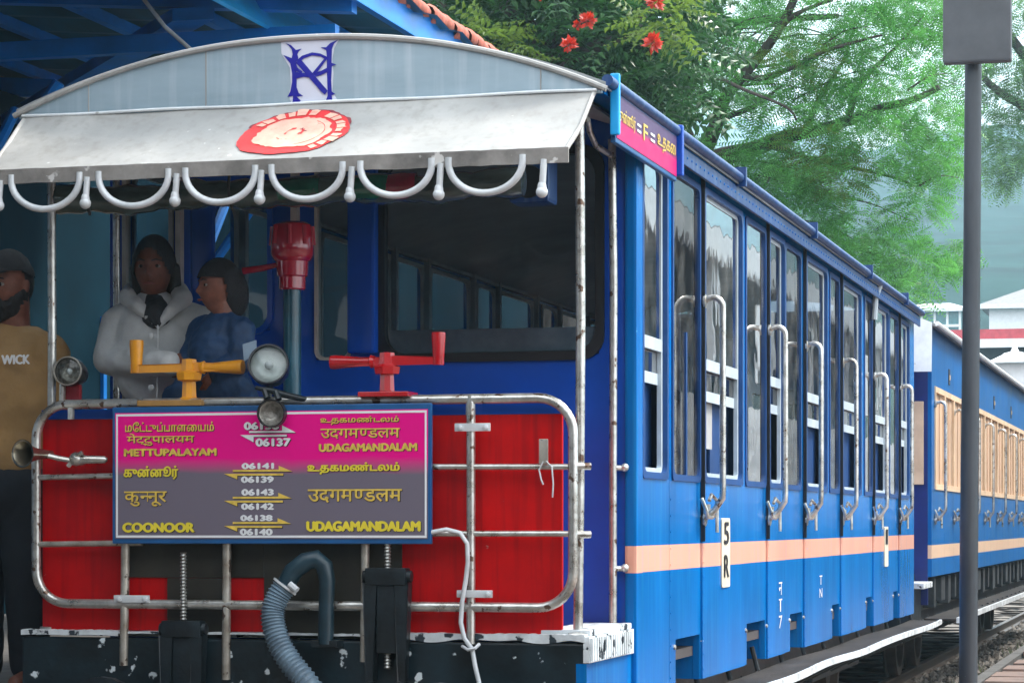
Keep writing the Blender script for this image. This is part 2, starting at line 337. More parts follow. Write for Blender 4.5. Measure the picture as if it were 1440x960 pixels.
# ------------------------------------------------------------------ lettering from outlines
def glyph_tris(txt):
    """flat triangles of a text line, baseline at 0, one unit high; '~' after a letter keeps its left part only (half letter)"""
    pieces = []; cur = ''
    for ch in txt:
        if ch == '~': pieces += [(cur[:-1], False), (cur[-1], True)]; cur = ''
        else: cur += ch
    pieces.append((cur, False)); x0 = 0; out = []
    for s, half in pieces:
        if not s: continue
        cu = bpy.data.curves.new('t', 'FONT'); cu.body = s; cu.resolution_u = 3; o = bpy.data.objects.new('t', cu); COL.objects.link(o)
        dg = bpy.context.evaluated_depsgraph_get(); c = o.evaluated_get(dg).to_curve(dg); loops = []
        for sp in c.splines:
            bp = sp.bezier_points; n = len(bp); pts = []
            if n:
                for i in range(n):
                    a, b = bp[i], bp[(i+1)%n]; pts += [p.to_2d() for p in interpolate_bezier(a.co, a.handle_right, b.handle_left, b.co, 4)[:-1]]
            else: pts = [Vector(p.co[:2]) for p in sp.points]
            if len(pts) > 2: loops.append(pts)
        o.evaluated_get(dg).to_curve_clear(); bpy.data.objects.remove(o); bpy.data.curves.remove(cu)
        if not loops: x0 += .3; continue
        mxx = max(p.x for q in loops for p in q); mnx = min(p.x for q in loops for p in q); cut = mnx+(mxx-mnx)*.70
        vs_, es_ = [], []
        for q in loops:
            o_ = len(vs_); vs_ += q; es_ += [(o_+i, o_+(i+1) % len(q)) for i in range(len(q))]
        cv, _, cf = delaunay_2d_cdt(vs_, es_, [], 0, 1e-6)[:3]
        tris = np.array([[cv[k][:] for k in f] for f in cf]); cen = tris.mean(axis=1); wn = np.zeros(len(cen), int)
        for q in loops:
            a = np.array([p[:] for p in q]); b_ = np.roll(a, -1, axis=0)
            cr = (b_[None, :, 0]-a[None, :, 0])*(cen[:, None, 1]-a[None, :, 1])-(cen[:, None, 0]-a[None, :, 0])*(b_[None, :, 1]-a[None, :, 1])
            wn += ((a[None, :, 1] <= cen[:, None, 1]) & (b_[None, :, 1] > cen[:, None, 1]) & (cr > 0)).sum(1)-((a[None, :, 1] > cen[:, None, 1]) & (b_[None, :, 1] <= cen[:, None, 1]) & (cr < 0)).sum(1)
        for t in tris[wn != 0]:
            tri = [tuple(p) for p in t]
            if half:
                cl = []
                for k in range(3):
                    a, b = tri[k], tri[(k+1) % 3]
                    if a[0] <= cut: cl.append(a)
                    if (a[0] <= cut) != (b[0] <= cut): u = (cut-a[0])/(b[0]-a[0]); cl.append((cut, a[1]+u*(b[1]-a[1])))
                tri = cl
            if len(tri) > 2: out.append(([(x+x0, y) for x, y in tri], 0))
        x0 += (cut if half else mxx)+(0 if half else .03)
    return out
def lettering(txt, parent, m, org, u, v, width, height, bold=0, shadow=None, name='lettering', lift=0):
    """letters fitted into width x height from org along u, v; shadow = (material, du, dv)"""
    tr = glyph_tris(txt); u, v = Vector(u).normalized(), Vector(v).normalized(); nrm = u.cross(v); org = Vector(org)
    xs = [p[0] for t, _ in tr for p in t]; ys = [p[1] for t, _ in tr for p in t]
    sx, sy = width/(max(xs)-min(xs)), height/(max(ys)-min(ys)); x0, y0 = min(xs), min(ys)
    def lay(layers, mm, base, nm):
        mb = MB(); k = 0
        for du, dv in layers:
            k += 1
            for t, z in tr: mb.add([org+u*((x-x0)*sx+du)+v*((y-y0)*sy+dv)+nrm*(base+.00025*k+.00007*z) for x, y in t], [tuple(range(len(t)))])
        return mb.build(nm, mm, parent, fixn=False)
    if shadow: lay([(shadow[1]+dx, shadow[2]) for dx in (-bold, bold)] if bold else [(shadow[1], shadow[2])], shadow[0], lift+.0006, 'letter_shadow')
    return lay([(-bold, 0), (bold, 0), (0, bold*.6), (0, -bold*.6)] if bold else [(0, 0)], m, lift+.0018, name)

# ================================================================== the setting: ground, track, paving, hills
g = MB(); n = 40
g.add([(-650+1300*i/n, -40+1475*j/n, -.22) for j in range(n+1) for i in range(n+1)], [(j*(n+1)+i, j*(n+1)+i+1, (j+1)*(n+1)+i+1, (j+1)*(n+1)+i) for j in range(n) for i in range(n)])
tag(g.build('ground', 'soil'), kind='structure')
b = MB(); nx, ny = 24, 220
def bz(x, y): return -.13+.05*mnoise.noise(Vector((x*3, y*3, 0))) - max(0, abs(x)-1.1)*.12
b.add([(-1.9+3.6*i/nx, -3+63*j/ny, bz(-1.9+3.6*i/nx, -3+63*j/ny)) for j in range(ny+1) for i in range(nx+1)], [(j*(nx+1)+i, j*(nx+1)+i+1, (j+1)*(nx+1)+i+1, (j+1)*(nx+1)+i) for j in range(ny) for i in range(nx)], True)
bal = tag(b.build('ballast_bed', 'ballast'), kind='structure')
# loose stones beside the track
st = MB()
for k in range(4200):
    y = 6+30*random.random()**1.3; x = random.uniform(.62, 1.5); s_ = random.uniform(.018, .05); c = Vector((x, y, bz(x, y)+s_*.35))
    pts = [c+Vector((random.gauss(0, 1), random.gauss(0, 1), random.gauss(0, .8))).normalized()*s_*random.uniform(.7, 1.2) for _ in range(6)]
    pts = [c+Vector(d)*s_*random.uniform(.7, 1.25) for d in ((1,.1,0),(-.1,1,.1),(-1,0,.1),(0,-1,-.1),(.1,.1,.8),(0,0,-.8))]
    st.add(pts, [(0,1,4),(1,2,4),(2,3,4),(3,0,4),(1,0,5),(2,1,5),(3,2,5),(0,3,5)])
tag(st.build('ballast_stones', 'ballast', fixn=False), 'grey brown broken ballast stones strewn along the track', 'ballast', kind='stuff')
for sx in (-1, 1):
    x = sx*.575; rl = MB(); pr = [(-.055, -.11), (.055, -.11), (.055, -.10), (.01, -.085), (.01, -.03), (.03, -.02), (.03, 0), (-.03, 0), (-.03, -.02), (-.01, -.03), (-.01, -.085), (-.055, -.10)]
    rl.prism([(x+a, -3, z) for a, z in pr], (0, 63, 0))
    o = rl.build('rail', 'rail_steel'); tag(o, 'long steel rail under the blue train, '+('beside the footpath' if sx > 0 else 'beside the raised platform'), 'rail')
sm = MB().box(-.95, .95, -.1, .1, -.2, -.105); s0 = None
for k in range(70):
    y = -2.5+k*.85
    if s0 is None: s0 = MB().box(-.95, .95, y-.1, y+.1, -.21, -.108).build('sleeper', 'sleeper', bal, bevel=.012)
    else:
        o = s0.copy(); COL.objects.link(o); o.location.y = k*.85
# footpath of pavers on the right
pv = empty('footpath', (2.6, 10, 0)); tag(pv, kind='structure')
MB().box(1.46, 6.2, -12, 60, -.2, .03).build('path_bed', 'soil', pv)
first = None
for j in range(44):
    for i in range(3):
        y = 2+j*.62; x = 1.46+i*.62
        if first is None: first = MB().box(x+.006, x+.614, y+.006, y+.614, .01, .055).build('paver', 'paver', pv, bevel=.006)
        else:
            o = first.copy(); COL.objects.link(o); o.location = (i*.62, j*.62, random.uniform(-.006, .004)); o.rotation_euler = (random.uniform(-.004, .004), random.uniform(-.004, .004), 0)
ps = MB()
for i in range(3, 8):
    for j in range(110):
        ps.box(1.466+i*.62, 2.074+i*.62, -10+j*.62, -9.39+j*.62, .01, .053)
o = ps.build('far_pavers', 'paver', pv, kind='stuff')
kb = MB()
for k in range(60): kb.box(1.36, 1.455, -6+k*1.0, -5.015+k*1.0, -.2, .075)
kb.build('kerb', 'platform', pv)
gr = MB()
for k in range(6500):
    y = random.uniform(8, 30)**1 if k % 3 else random.uniform(9.5, 13); x = random.gauss(1.31, .10); h = random.uniform(.04, .15); a = random.uniform(0, 6.28)
    if mnoise.noise(Vector((x*2, y*.5, 3))) < -.05: continue
    c = Vector((x, y, bz(x, y)-.01)); d = Vector((math.cos(a), math.sin(a), 0))*.006; l = Vector((random.gauss(0, .035), random.gauss(0, .035), h))
    gr.add([c-d, c+d, c+d*.5+l*.6, c+l], [(0,1,2),(0,2,3)])
tag(gr.build('grass', 'grass', fixn=False), 'short green grass tufts between the ballast and the footpath', 'grass', kind='stuff')
# left platform with its edge stones
pf = empty('platform', (-4, 10, 0)); tag(pf, kind='structure')
MB().box(-14, -1.34, -14, 60, -.2, .60).build('platform_slab', 'platform', pf)
for k in range(30): MB().box(-2.0, -1.25, -12+k*1.5, -10.512+k*1.5, .5, .65).build('edge_stone', 'platform', pf, bevel=.01)
MB().box(-14, -2.005, -14, 60, .601, .648).build('platform_floor', 'platform', pf)
# hill behind, one sheet
def hz(x, y):
    t = max(0, y-46); h = .12*min(t, 70)+.150*max(0, t-70)
    h += (16*mnoise.noise(Vector((x*.003, y*.003, 1)))+38*mnoise.noise(Vector((x*.0065, y*.0012, 7))))*min(1, max(0, t-60)/700); f = min(1, max(0, t-85)/40)
    return -.3+h+f*(3*abs(mnoise.noise(Vector((x*.02, y*.02, 2))))+1.2*mnoise.noise(Vector((x*.06, y*.06, 5))))
hl = MB(); nx, ny = 170, 190; xs = [-640+860*i/nx for i in range(nx+1)]; ys = [44+1380*(j/ny)**1.5 for j in range(ny+1)]
hl.add([(x, y, hz(x, y)) for y in ys for x in xs], [(j*(nx+1)+i, j*(nx+1)+i+1, (j+1)*(nx+1)+i+1, (j+1)*(nx+1)+i) for j in range(ny) for i in range(nx)], True)
tag(hl.build('hill', 'hill', fixn=False), kind='structure')

# ================================================================== the first coach
T = .03                                    # wall thickness
coach = empty('railway_coach', (0, 4.35, 0), 'blue coach with open balcony, grey awning, red end railing and brake cranks', 'train coach')
WIN = [(.162,.611),(.722,1.286),(1.352,2.253),(2.402,2.945),(3.01,3.471),(3.55,4.06),(4.20,4.963),(5.13,5.515),(5.61,6.419),(6.656,7.03),(7.09,7.833),(7.96,8.44),(8.53,9.054)]
BND = [0,.667,1.317,2.33,2.976,3.505,4.155,5.05,5.562,6.54,7.06,7.895,8.485,9.40]
NOTCH = [(.793,1.30),(2.44,2.95),(3.72,4.13),(5.25,5.54),(6.76,7.04),(8.2,8.46)]
ZB, ZT, W0, W1 = .64, 2.80, 1.485, 2.715
def window(parent, X, y0, y1, sgn, kind, k):
    fr_ = ring(MB(), 'X', X, y0+.012, y1-.012, W0+.012, W1-.012, .026, .045, -.018*sgn, .007*sgn, .03).build('window', 'bead_blue', parent, bevel=0)
    if kind == 'fixed':
        pane(MB(), 'X', X-.004*sgn, y0+.008, y1-.008, W0+.008, W1-.008, .04).build('pane', 'glass_side', fr_)
        if k == 1: MB().box(X-.02, X+.004, (y0+y1)/2-.012, (y0+y1)/2+.012, W0+.012, W0+.6).build('mullion', 'bead_blue', fr_)
    else:
        zs = W0 + (.50 if k % 4 else .52)
        sh = MB(); ring(sh, 'X', X, y0+.035, y1-.04, W0+.03, W1-.03, .026, .02, -.030*sgn, -.012*sgn, .004)
        sh.build('sash_frame', 'window_white', fr_)
        MB().box(*sorted((X-.024*sgn, X-.008*sgn)), y0+.036, y1-.041, zs-.03, zs+.018).build('sash_bar', 'window_white', fr_)
        MB().box(*sorted((X-.034*sgn, X-.026*sgn)), y0+.036, y1-.041, zs-.16, zs-.115).build('sash_bar', 'window_white', fr_)
        pane(MB(), 'X', X-.016*sgn, y0+.03, y1-.035, zs, W1-.03, .01).build('pane', 'glass_side', fr_)
        pane(MB(), 'X', X-.031*sgn, y0+.03, y1-.035, zs-.13, zs, .01).build('pane', 'glass_side', fr_)
        MB().box(X-.075, X-.065, y0+((y1-y0)*.52 if k == 2 else .0), y1+.02, W0-.02, zs-.12).build('inner_shutter', 'shutter_blue', fr_)
        if k == 2: MB().box(X-.06, X-.052, y0+.05, (y0+y1)/2, zs-.36, zs-.12).build('blind', 'interior_grey', fr_)
    return fr_
def grab(parent, X, y, sgn):
    r = .0135; o = .085*sgn; z0, z1 = 1.345, 2.25; pts = [(X-.01*sgn, y, z1-.02), (X+.02*sgn, y, z1)]
    pts += [(X+(.045*sgn+.04*sgn*math.sin(t)), y, z1-.035+.04*math.cos(t)) for t in [R(a) for a in (0, 20, 45, 70, 90)]]
    pts += [(X+o, y, z0+.10), (X+o*.98, y, z0+.06), (X+o*.6, y, z0+.012), (X+.015*sgn, y, z0-.02), (X-.01*sgn, y, z0-.02)]
    g_ = MB().tube(pts, r, 10).build('grab_rail', 'silver', parent)
    for z in (z1, z0-.02): MB().lathe((X+.0035*sgn, y, z-.01), (sgn, 0, 0), [(0, .03), (.008, .03), (.012, .018), (.012, 0)], 12).build('rail_flange', 'silver', g_)
def latch(parent, X, y, sgn):
    h = MB(); z = 1.335
    h.box(*sorted((X+.004*sgn, X+.012*sgn)), y-.02, y+.10, z-.01, z+.045)
    h.tube([(X+.01*sgn, y-.09, z+.07), (X+.03*sgn, y-.09, z+.02), (X+.032*sgn, y-.07, z-.01), (X+.032*sgn, y+.04, z-.012), (X+.045*sgn, y+.05, z+.0), (X+.05*sgn, y+.05, z+.06), (X+.035*sgn, y+.0, z+.085), (X+.03*sgn, y-.02, z+.06)], .0085, 8)
    h.tube([(X+.05*sgn, y+.05, z+.03), (X+.05*sgn, y+.05, z-.075)], .008, 8)
    h.build('door_handle', 'silver', parent)
DOORS = (2, 4, 6, 8, 10, 12)
for k, (y0, y1) in enumerate(WIN):
    b0, b1 = BND[k], BND[k+1]; isd = k in DOORS
    X = 1.06+(.009 if isd else 0)
    holes = [(y0, y1, W0, W1)]
    if not isd:
        for a, c in NOTCH:
            if b0 < (a+c)/2 < b1: holes.append((a, c, ZB-.01, .83))
    p = wall(MB(), 'X', X, b0+.003, b1-.003, ZB+(.0), ZT, -T, holes).build('door' if isd else 'wall_panel', 'coach_paint', coach)
    window(p, X, y0, y1, 1, 'sash' if isd or k == 0 else 'fixed', k)
    if isd:
        grab(p, X, y0-.022, 1); latch(p, X, y0-.02, 1)
        MB().box(X-.006, X+.011, b0-.003, b0+.006, 1.222, ZT-.03).build('door_seal', 'black_rubber', p)
    for a, c in NOTCH:
        if b0 < (a+c)/2 < b1 and not isd:
            s = MB(); s.box(.86, .875, a-.01, c+.01, ZB, .85); s.box(.87, 1.029, a-.02, a-.002, ZB, .85); s.box(.87, 1.029, c+.002, c+.02, ZB, .85); s.box(.87, 1.029, a-.02, c+.02, .832, .85)
            sw = s.build('step_well', 'coach_paint', coach)
            for yy in (a+.04, c-.05):
                for zz in (.68, .74, .80): MB().lathe((.876, yy, zz), (1, 0, 0), [(0, .014), (.012, .013), (.016, .006), (.016, 0)], 8).build('bolt', 'silver', sw)
            for yy in (a-.03, c+.03): MB().lathe((1.0605, yy, .80), (1, 0, 0), [(0, .011), (.006, .01), (.01, 0)], 8).build('bolt', 'silver', sw)
rv = MB()
for k, b0 in enumerate(BND[1:-1]):
    X = 1.0605 if (k+1) not in DOORS else 1.0695
    for z in np.arange(.68, 1.46, .065): rv.lathe((X-.001, b0+.022, z), (1, 0, 0), [(0, .0055), (.003, .0045), (.0042, 0)], 6)
for y in np.arange(.05, 9.35, .09): rv.lathe((1.1125, y, 2.768), (1, 0, 0), [(0, .006), (.003, .005), (.0045, 0)], 6)
rv.build('rivets', 'coach_paint', coach, kind='stuff')
# left side wall: plain panels with open windows
for k, (y0, y1) in enumerate(WIN):
    wl = wall(MB(), 'X', -1.06, BND[k]+.003, BND[k+1]-.003, ZB, ZT, T, [(y0-.02, y1, W0, W1)]).build('wall_panel', 'coach_paint', coach)
    ring(MB(), 'X', -1.03, y0-.0, y1-.02, W0+.02, W1-.02, .02, .06, -.005, .012, .004).build('window', 'interior_post', wl)
for y in [q[1]+.05 for q in WIN]: MB().box(-1.03, -1.0, y-.02, y+.02, 1.0, 2.76).build('inside_post', 'interior_post', coach)
MB().box(-1.029, -1.008, .05, 9.3, 2.735, 2.80).build('inside_rail', 'interior_post', coach)
MB().box(1.008, 1.029, .05, 9.3, 2.735, 2.80).build('inside_rail', 'interior_post', coach)
MB().box(-1.03, 1.03, 9.36, 9.40, ZB, 2.86).build('rear_wall', 'coach_blue_shaded', coach)
MB().box(-1.03, 1.03, .035, 9.36, .74, .78).build('floor', 'interior_floor', coach)
for y in BND[2::2]: MB().box(-1.0, 1.0, y+.12, y+.17, .78, 2.02).build('partition', 'seat_rexine', coach, bevel=.015)
for y in BND[2:-1:2]:
    for s_ in (-1, 1): MB().box(-.98, .98, y+.145+s_*.235-.2, y+.145+s_*.235+.2, 1.12, 1.22).build('seat', 'seat_rexine', coach, bevel=.03)
# roof shell, ceiling, gutters
def arch(x, hw, ze, zp): return ze+(zp-ze)*(1-(abs(x)/hw)**2.15)
NX = 28
def roof_sheet(mb, hw, ze, zp, y0, y1, th):
    xs = [-hw+2*hw*i/NX for i in range(NX+1)]; up = [(x, arch(x, hw, ze, zp)) for x in xs]; dn = [(x, z-th) for x, z in up]; loop = up+dn[::-1]
    a = [Vector((x, y0, z)) for x, z in loop]; b_ = [Vector((x, y1, z)) for x, z in loop]
    mb.loft(a, b_, True, True)
    for q in (a, b_): mb.add(q, [(i, i+1, 2*NX+1-i-1, 2*NX+1-i) for i in range(NX)])
    return mb
roof = roof_sheet(MB(), 1.12, 2.83, 3.045, -.70, 9.46, .022).build('roof', 'roof_grey', coach)
roof_sheet(MB(), 1.02, 2.76, 2.95, .04, 9.34, .01).build('ceiling', 'interior_grey', roof)
roof_sheet(MB(), 1.04, 2.78, 2.96, -.66, -.01, .01).build('balcony_ceiling', 'interior_grey', roof)
MB().box(1.030, 1.105, -.66, 9.44, 2.795, 2.829).build('cant_rail', 'coach_paint', roof)
MB().box(-1.105, -1.030, -.66, 9.44, 2.795, 2.829).build('cant_rail', 'coach_paint', roof)
MB().tube([(1.125, -.70, 2.835), (1.125, 2.6, 2.838), (1.127, 5.5, 2.833), (1.125, 9.46, 2.836)], .021, 10).build('gutter', 'gutter_blue', roof)
MB().box(1.100, 1.113, .02, 9.43, 2.735, 2.80).build('drip_strip', 'gutter_blue', roof, bevel=.003)
for y in (1.9, 4.05, 6.35, 8.3): MB().box(1.098, 1.152, y, y+.03, 2.80, 2.885).build('gutter_clip', 'gutter_blue', roof)
dp = MB().tube([(1.125, 7.0, 2.84), (1.09, 7.0, 2.74), (1.082, 7.0, 2.60)], .018, 8).build('downpipe', 'window_white', roof)
# number plates and stencilled marks on the side
for (px, y0, y1, txt) in ((1020, 728, 825, ('5', 'R')), (1246, 740, 796, ('I', ''))):
    yy, zt = sd(px, y0, 1.072); _, zb = sd(px, y1, 1.072)
    pl = ring(MB(), 'X', 1.07, yy-.085, yy+.085, zb+.01, zt-.01, .01, .012, .0, .006, .014); pane(pl, 'X', 1.0755, yy-.09, yy+.09, zb+.004, zt-.004, .01)
    pl = pl.build('number_plate', 'cream_plate', coach)
    for i, t in enumerate(txt):
        if t: lettering(t, pl, 'black_print', (1.0765, yy-.055, zt-.115-i*.145), (0, 1, 0), (0, 0, 1), .11, .095, .004)
for px, y0, y1, t in ((1095, 815, 862, 'ना 7'), (1152, 806, 842, 'TN')):
    yy, zt = sd(px, y0, 1.061); _, zb = sd(px, y1, 1.061)
    for i, ch in enumerate(t.replace(' ', '')): lettering(ch, coach, 'white_print', (1.0702, yy-.06, zt-(zt-zb)*(i+1)/2+.01), (0, 1, 0), (0, 0, 1), .10, (zt-zb)/2-.02, name='stencil_mark')
# underframe, wheels and footboard
uf = MB(); uf.box(-.86, .86, -.62, 9.35, .50, .735).build('underframe', 'black_iron', coach)
for y in (.9, 2.3, 6.9, 8.3):
    for s_ in (-1, 1):
        wh = MB().lathe((s_*.52, y, .36), (s_, 0, 0), [(0, .02), (0, .36), (.02, .38), (.03, .35), (.11, .345), (.11, .28), (.06, .26), (.06, .1), (.13, .09), (.13, 0)], 28).build('wheel', 'rail_steel', coach)
for y in (1.6, 7.6):
    for s_ in (-1, 1): MB().box(s_*.72-.04, s_*.72+.04, y-1.1, y+1.1, .30, .48).build('bogie_frame', 'black_iron', coach, bevel=.02)
ys = np.linspace(-.3, 9.3, 60)
f = MB(); prof = [(1.055, .575), (1.265, .575), (1.265, .590), (1.055, .592)]
f.add([(x, y, z+.005*math.sin(y*2.1)) for y in ys for x, z in prof], [(j*4+k, j*4+(k+1)%4, (j+1)*4+(k+1)%4, (j+1)*4+k) for j in range(59) for k in range(4)])
fb = f.build('footboard', 'footboard_wood', coach, fixn=True)
f = MB(); prof = [(1.262, .566), (1.280, .566), (1.280, .598), (1.262, .598)]
f.add([(x+.006*math.sin(y*3), y, z+.005*math.sin(y*2.1)) for y in ys for x, z in prof], [(j*4+k, j*4+(k+1)%4, (j+1)*4+(k+1)%4, (j+1)*4+k) for j in range(59) for k in range(4)])
f.build('edge_strip', 'footboard_edge', fb)
for y in np.arange(.4, 9.3, .74):
    MB().tube([(1.26, y, .575), (1.0, y+.05, .44), (.85, y+.05, .52)], .014, 8).build('bracket', 'black_iron', fb)
    MB().tube([(1.03, y+.3, .585), (1.0, y+.3, .70)], .012, 8).build('bracket', 'gear_grey', fb)

# ------------------------------------------------------------------ balcony bulkhead (plane Y = 0)
bx0 = lambda px: fr(px, 500, 0)[0]
WB = (.075, .93, 1.935, 2.70)
bk = wall(MB(), 'Y', 0, -1.06, 1.06, .66, 2.86, .035, [WB, (-.195, -.055, 1.93, 2.72), (-.72, -.30, .78, 2.72), (-1.0, -.79, 1.25, 2.72)]).build('bulkhead', 'coach_blue_shaded', coach)
MB().box(1.03, 1.0785, -.012, .10, ZB, 2.82).build('corner_post', 'coach_paint', coach, bevel=.012)
bw = ring(MB(), 'Y', 0, WB[0]+.012, WB[1]-.012, WB[2]+.012, WB[3]-.012, .034, .085, -.014, .03, .09).build('window', 'black_rubber', bk)
pane(MB(), 'Y', .012, WB[0], WB[1], WB[2], WB[3], .08).build('pane', 'glass_front', bw)
MB().box(WB[0]+.02, WB[1]-.02, .02, .034, WB[2]+.015, WB[2]+.105).build('dusty_strip', 'dusty_strip', bw, bevel=.004)
sw_ = ring(MB(), 'Y', 0, -.188, -.062, 1.94, 2.71, .012, .03, -.008, .028).build('window', 'interior_post', bk)
pane(MB(), 'Y', .01, -.19, -.06, 1.93, 2.72, .02).build('pane', 'glass_front', sw_)
lw = ring(MB(), 'Y', 0, -.985, -.805, 1.27, 2.70, .018, .03, -.014, .03).build('window', 'interior_post', bk)
pane(MB(), 'Y', .01, -1.0, -.79, 1.25, 2.72, .02).build('pane', 'glass_front', lw)
dr = wall(MB(), 'Y', .01, -.715, -.305, .79, 2.71, .03, [(-.63, -.39, 2.05, 2.56)]).build('end_door', 'coach_blue_shaded', coach)
dw = ring(MB(), 'Y', .01, -.625, -.395, 2.055, 2.555, .02, .06, -.016, .02).build('door_frame', 'coach_blue_shaded', dr)
pane(MB(), 'Y', .02, -.63, -.39, 2.05, 2.56, .05).build('pane', 'glass_front', dw)
ring(MB(), 'Y', .01, -.65, -.37, 1.0, 1.95, .012, .05, -.008, .0).build('panel_moulding', 'coach_blue_shaded', dr)
MB().tube([(-.66, .0, 1.60), (-.66, -.045, 1.60), (-.66, -.045, 1.74), (-.66, 0, 1.74)], .009, 8).build('door_handle', 'silver', dr)
MB().box(-.765, -.745, -.04, .0, .80, 2.74).build('door_post', 'interior_post', bk)
MB().box(-.29, -.262, -.03, .0, .80, 2.74).build('door_post', 'interior_post', bk)
MB().box(-.05, .062, -.06, -.0005, 1.95, 2.84).build('centre_pillar', 'coach_blue_shaded', bk, bevel=.012)

# ------------------------------------------------------------------ deck, headstock, stanchions
YF = -.68
dk = MB().box(-1.065, 1.055, YF, -.0005, .785, .825).build('deck', 'black_iron', coach)
MB().box(-1.085, 1.05, YF-.045, YF, .42, .882).build('headstock', 'beam_black', coach, bevel=.008)
def ragged(y0, y1, z, xa, xb, seed, thick):
    m = MB(); rnd = random.Random(seed); nn = 60; top = []; bot = []
    for i in range(nn+1):
        x = xa+(xb-xa)*i/nn; top.append((x, z+rnd.uniform(-.002, .002))); bot.append((x, z-thick*(.55+.9*abs(mnoise.noise(Vector((x*5, seed, 0)))))))
    a = [Vector((x, y0, zz)) for x, zz in top+bot[::-1]]; c = [Vector((x, y1, zz)) for x, zz in top+bot[::-1]]
    m.loft(a, c)
    for q in (a, c): m.add(q, [(i, i+1, 2*nn+1-i-1, 2*nn+1-i) for i in range(nn)])
    return m
ragged(YF-.0495, YF+.02, .908, -1.087, -.70, 1, .03).build('deck_edge', 'deck_white', coach)
ragged(YF-.0495, YF+.02, .906, -.70, .34, 4, .012).build('deck_edge', 'deck_white', coach)
ragged(YF-.0495, YF+.02, .912, .34, 1.052, 2, .035).build('deck_edge', 'deck_white', coach)
MB().box(-1.06, 1.045, YF+.021, -.002, .885, .906).build('deck_plate', 'deck_white', coach)
MB().box(.88, 1.06, YF+.0, -.02, .9065, .928).build('tread_plate', 'deck_white', coach, bevel=.004)
tr = MB(); tr.box(1.046, 1.068, YF-.047, -.02, .815, .9055)
for k in range(18): tr.box(1.069, 1.079, YF-.04+k*.036, YF-.022+k*.036, .822, .90)
tr.build('step_grating', 'deck_white', coach)
MB().box(1.02, 1.058, YF-.046, -.014, .42, .812).build('skirt_panel', 'coach_paint', coach)
for (px, Y, zt, rr) in ((815, YF+.02, 2.80, .017), (72, YF+.03, 2.80, .016), (163, -.12, 2.80, .014)):
    x = fr(px, 600, Y)[0]; m_ = MB().tube([(x-.006, Y, .905), (x, Y, 1.4), (x+.004, Y, 2.0), (x, Y, zt)], rr, 12)
    m_.lathe((x-.006, Y, .906), (0, 0, 1), [(0, .036), (.01, .036), (.014, .02), (.014, 0)], 14); m_.build('stanchion', 'silver', coach)
x = fr(862, 600, -.05)[0]
m_ = MB().tube([(x, -.05, .92), (x, -.05, 1.5), (x+.003, -.05, 2.2), (x-.004, -.05, 2.73)], .015, 12)
for z in (1.13, 1.505): m_.tube([(x, -.05, z), (x+.03, -.03, z), (x+.045, -.01, z+.005)], .011, 8); m_.ball((x+.04, -.03, z+.002), .016)
m_.build('grab_pole', 'silver', coach)
MB().tube([FV(826, 168, -.62), FV(829, 185, -.5), FV(838, 205, -.35), FV(858, 218, -.1)], .011, 10).build('roof_brace', 'silver', coach)
# red end board behind the railing, dark plates painting in the shading at its centre
YB = YF-.004
def frontbox(m, p0, p1, Y, th):
    x0, z1 = fr(p0[0], p0[1], Y); x1, z0 = fr(p1[0], p1[1], Y); return m.box(min(x0, x1), max(x0, x1), Y-th, Y, min(z0, z1), max(z0, z1))
xl, xr = fr(58, 700, YB)[0], fr(791, 700, YB)[0]; zt_ = 1.682
for px0, px1 in ((58, 174), (176, 316), (318, 512), (515, 657), (661, 791)):
    m_ = MB(); a, c = fr(px0, 700, YB)[0], fr(px1, 700, YB)[0]; m_.box(a+.002, c-.002, YB+.0045, YB+.024, .907, zt_)
    m_.build('end_panel', 'red_board', coach, bevel=.004)
MB().box(xl, xr, YB+.003, YB+.026, zt_+.001, zt_+.035).build('top_strip', 'coach_blue_shaded', coach)
for p0, p1 in (((176, 740), (316, 812)), ((236, 812), (318, 898)), ((320, 740), (372, 812)), ((372, 740), (566, 898))):
    frontbox(MB(), p0, p1, YB+.004, .008).build('shade_plate', 'dark_plate', coach, bevel=.003)
# tube railing
YR = YF-.045
X0, Z1 = fr(51, 573, YR); X1, _ = fr(806, 700, YR); _, Z0 = fr(430, 851, YR); Z1 = 1.735
rl = rrect(X0, X1, Z0, Z1, .125, 8); rl = [Vector((a, YR, c)) for a, c in rl]; rl.append(rl[0].copy()); rl.append(rl[1].copy())
rail = MB().tube(rl, .0175, 14, False).build('railing', 'silver', coach)
def bar(px0, py0, px1, py1, r, m='silver', Y=YR-.002, name='railing_bar', par=rail):
    return MB().tube([FV(px0, py0, Y), FV((px0+px1)/2, (py0+py1)/2, Y)+Vector((0, .002, 0)), FV(px1, py1, Y)], r, 12).build(name, m, par)
bar(662, 556, 662, 905, .016); bar(177, 700, 174, 935, .016, 'worn_silver'); bar(319, 700, 318, 955, .016, 'worn_silver'); bar(514, 700, 512, 930, .015, 'worn_silver')
bar(560, 656, 800, 656, .011); bar(560, 750, 800, 750, .011); bar(52, 671, 200, 668, .011); bar(52, 765, 200, 763, .011, 'worn_silver')
for px, py in ((665, 601), (668, 835), (186, 842)):
    m_ = frontbox(MB(), (px-25, py-6), (px+25, py+5), YR-.014, .008)
    for dx in (-18, 18): q = FV(px+dx, py, YR-.022); m_.lathe(q, (0, -1, 0), [(0, .011), (.008, .010), (.010, 0)], 8)
    m_.build('clip', 'white_enamel', rail, bevel=.002)
for py in (655, 751):
    q = FV(806, py, YR); MB().tube([q, q+Vector((.055, .03, 0))], .013, 8).build('clip', 'silver', rail)
for px in (100, 516, 660): q = FV(px, 572, YR); MB().tube([Vector((q.x, YR, 1.68)), Vector((q.x, YR, 1.735))], .013, 8).build('clip', 'silver', rail)
